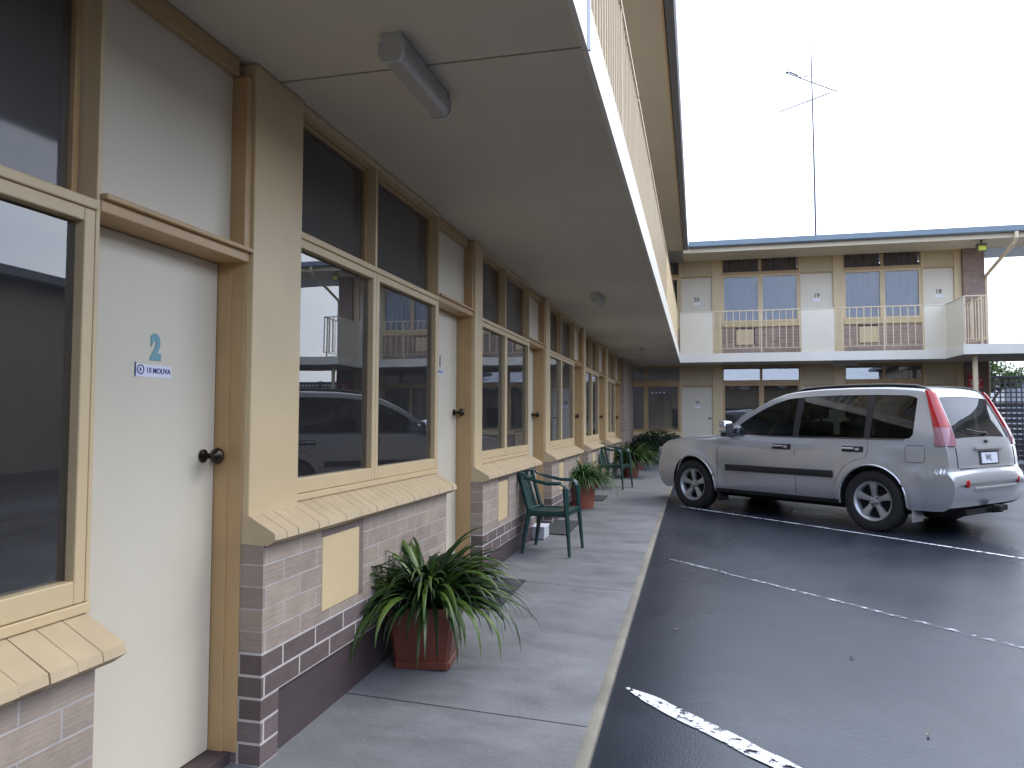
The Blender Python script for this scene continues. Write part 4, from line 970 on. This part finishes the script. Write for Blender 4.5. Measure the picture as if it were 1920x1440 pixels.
    for sy in (-1, 1):
        for nm, m_, za, zb in (('tail_lamp', M_lampr, 1.585, 1.18), ('tail_lamp_lens', M_lampc, 1.178, .985)):
            rows = []; N = 14
            for i in range(N+1):
                z = lerp(za, zb, i/N); xr = rear_edge(z); ys_ = S(xr, min(z, xr and z)); wid = lerp(.05, .12, (1.585-z)/.6); wi = lerp(.03, .11, (1.585-z)/.6)
                row = []
                row.append((xr+wid, sy*(S(xr+wid, z)-.01), z)); row.append((xr+wid, sy*(S(xr+wid, z)+.010), z)); row.append((xr+wid*.5, sy*(S(xr+wid*.5, z)+.014), z)); row.append((xr+.02, sy*(ys_+.012), z)); row.append((xr-.004, sy*(ys_-.004), z)); row.append((xr-.014, sy*(ys_-.03), z))
                row.append((xr-.016, sy*(ys_-.03-wi*.5), z)); row.append((xr-.014, sy*(ys_-.03-wi), z)); row.append((xr+.01, sy*(ys_-.035-wi), z))
                rows.append([D(p) for p in row])
            g = MB(); g.grid(rows)
            for r_ in (rows[0], rows[-1]): g.add(r_, [tuple(range(len(r_)))])
            g.build(nm, m_, t, smooth=50)
    # tailgate furniture
    def rp(y, z, off): x = rear_edge(z) if z > .74 else -2.28; return D((x-off, y, z))
    def rbox(name, m_, y0, y1, z0_, z1_, off, base=-.01, par=None):
        g = MB(); N = 8; f = []; b = []
        for i in range(N+1):
            y = lerp(y0, y1, i/N); f.append([rp(y, z0_, off), rp(y, z1_, off)]); b.append([rp(y, z0_, base), rp(y, z1_, base)])
        g.grid(f); g.grid([[f[i][1], b[i][1]] for i in range(N+1)]); g.grid([[f[i][0], b[i][0]] for i in range(N+1)])
        for i in (0, N): g.quad(f[i][0], f[i][1], b[i][1], b[i][0])
        return g.build(name, m_, t)
    rbox('tailgate_bar', pm, -.34, .34, .945, .975, .03); rbox('plate_recess', M_trimb, -.24, .24, .775, .925, .002)
    if plate:
        pl = rbox('number_plate', M_label, -.19, .19, .79, .905, .012); text('plate_text', 'WL', .10, (rp(0, .848, .014)[0], .03, .848), (0, -1, 0), (0, 0, 1), M_gut, t, .001)
        g = MB(); g.tube([rp(.05, 1.035, .012), rp(.03, 1.02, .015), rp(.0, 1.035, .015), rp(-.02, 1.03, .012)], .012, 6); g.build('badge', M_black, t)
    rbox('tailgate_seam', seam, -.66, .66, .742, .748, .002)
    for s_ in (-1, 1):
        g = MB(); g.tube([rp(s_*.69, z_, -.0) for z_ in (.75, .8, .85, .9, .96)], .004, 5); g.build('tailgate_seam', seam, t)
        g = MB(); c0 = D((-2.232, s_*.62, .59)); g.lathe([(0, -.02), (.04, -.02), (.04, .004), (.033, .008), (0, .009)], c0, (-1, s_*.16, 0), 20); g.build('reflector', M_lampr, t, smooth=40)
    g = MB(); f = [D((-2.234, lerp(-.5, .5, i/12), .535)) for i in range(13)]; g.tube(f, .018, 6); g.build('bumper_ridge', pm, t, smooth=60)
    g = MB(); g.tube([rp(-.02, 1.12, .03), rp(.2, 1.13, .035), rp(.42, 1.16, .03)], .009, 6); g.tube([rp(-.02, 1.10, .0), rp(-.02, 1.12, .03)], .018, 8); g.build('wiper', M_black, t)
    g = MB(); g.box(-2.22, -2.0, -.04, .04, .25, .31, .01); g.box(-2.29, -2.20, -.05, .05, .26, .34, .02); g.box(-2.15, -2.05, -.5, .5, .24, .30, .01); g.build('tow_bar', M_under, t)
    # front
    for sy in (-1, 1):
        rows = []
        for i in range(9):
            y = lerp(.45, .79, i/8)*sy; rows.append([D((2.215-.03*(z-.68)*8, y, z)) for z in (.68, .74, .80, .85)])
        g = MB(); g.grid(rows); g.build('headlight', M_head, t, smooth=60)
    g = MB(); g.grid([[D((2.205, lerp(-.4, .4, i/8), z)) for z in (.68, .72, .78)] for i in range(9)]); g.build('grille', M_trimb, t)
    # roof rails
    for sy in (-1, 1):
        g = MB(); pts = [];
        for i in range(21):
            x = lerp(-.15, -1.86, i/20); T = Tof(x); e = sstep(0, .12, i/20)*sstep(0, .1, 1-i/20)
            pts.append((x, sy*(S(x, T-.055)-.085), T-.030+.028*e))
        g.tube(pts, .024, 8, .8); g.build('roof_rail', M_black, t, smooth=60)
    # mirrors
    for sy in (-1, 1):
        g = MB(); y0 = S(.62, 1.08)
        g.box(.58, .70, min(sy*(y0+.03), sy*(y0+.21)), max(sy*(y0+.03), sy*(y0+.21)), 1.07, 1.24, .035); g.build('mirror', M_chrome if pm is M_silver else M_trimb, t, smooth=60)
        g = MB(); g.box(.59, .69, min(sy*(y0-.06), sy*(y0+.17)), max(sy*(y0-.06), sy*(y0+.17)), 1.03, 1.075, .012); g.build('mirror_foot', M_trimb, t)
        g = MB(); g.box(.572, .5795, min(sy*(y0+.05), sy*(y0+.19)), max(sy*(y0+.05), sy*(y0+.19)), 1.085, 1.20); g.build('mirror_glass', M_black, t)
    # seats and steering wheel
    for x, y in ((-.32, .36), (-.32, -.36), (-1.22, .40), (-1.22, -.40), (-1.22, 0)):
        g = MB(); g.box(x-.13, x+.02, y-.21, y+.21, .6, 1.24, .05); g.box(x+.0, x+.42, y-.22, y+.22, .6, .78, .05); st_ = g.build('car_seat', M_seat, t, smooth=50)
        g = MB(); g.box(x-.12, x-.01, y-.12, y+.12, 1.27, 1.46, .045); g.tube([(x-.06, y, 1.2), (x-.06, y, 1.3)], .02, 6); g.build('headrest', M_seat, st_, smooth=50)
    g = MB(); g.tube([(.26+.06*math.sin(a), -.37+.18*math.cos(a), 1.06+.17*math.sin(a)) for a in [k*math.pi/10 for k in range(21)]], .014, 6); g.box(.32, .60, -.7, .7, .75, 1.03, .04); g.build('dashboard', M_seat, t, smooth=50)
    g = MB(); g.box(-1.9, 1.9, -.55, .55, .20, .33, .03); g.box(-1.9, -1.2, -.3, .3, .17, .22, .02); g.build('underbody', M_under, t)
    # wheels
    def wheel(wx, sy):
        w = bpy.data.objects.new('wheel', None); col.objects.link(w); w.parent = t; w.location = (wx, sy*.755, .345)
        g = MB(); g.lathe([(.215, -.10), (.23, -.105), (.30, -.11), (.33, -.10), (.343, -.075), (.345, 0), (.343, .075), (.33, .10), (.30, .11), (.235, .105), (.218, .095)], (0, 0, 0), (0, sy, 0), 48)
        for k in range(40):
            a = 2*math.pi*k/40
            for s_ in (-1, 1):
                p = Vector((math.cos(a)*.343, s_*.05, math.sin(a)*.343)); q = Vector((math.cos(a+.06)*.343, s_*.09, math.sin(a+.06)*.343)); g.tube([p, q], .006, 4)
        g.build('tyre', M_tyre, w, smooth=40)
        g = MB(); g.lathe([(.218, -.09), (.200, -.085), (.190, .0), (.192, .07), (.205, .09), (.222, .1), (.226, .094)], (0, 0, 0), (0, sy, 0), 48)
        g.lathe([(0, .088), (.028, .086), (.032, .075), (.062, .066), (.066, .05), (.066, .02)], (0, 0, 0), (0, sy, 0), 30)
        for k in range(5):
            a = 2*math.pi*k/5+.3
            def pt(r_, da, d): return (r_*math.cos(a+da), sy*d, r_*math.sin(a+da))
            rows = []
            for r_, hw, d in ((.045, .026, .062), (.09, .030, .070), (.14, .036, .078), (.175, .044, .082), (.203, .058, .084)):
                w0 = hw/r_; rows.append([pt(r_, -w0, d-.03), pt(r_, -w0*.86, d), pt(r_, 0, d+.006), pt(r_, w0*.86, d), pt(r_, w0, d-.03)])
            g.grid(rows)
        g.build('rim', M_alloy, w, smooth=35)
        g = MB(); g.lathe([(0, .012), (.19, .012), (.19, -.02), (0, -.02)], (0, 0, 0), (0, sy, 0), 30)
        for k in range(5): a = 2*math.pi*k/5; g.lathe([(0, .078), (.009, .076), (.009, .05)], (math.cos(a)*.05, 0, math.sin(a)*.05), (0, sy, 0), 8)
        g.build('brake_disc', M_under, w, smooth=40)
    for wx in (1.3125, -1.3125):
        for sy in (-1, 1): wheel(wx, sy)
    return t
HD = math.atan2(.656, -.755)
car(M_silver, (3.27, 10.92, .15), HD, 'silver boxy four-wheel-drive wagon with tall red tail lamps parked nose-in to the walkway', 'car', 1.02)
car(M_dkpaint, (11.6, 20.2, .215), R(200), 'dark charcoal car mostly hidden behind the silver wagon', 'car', .93, False)
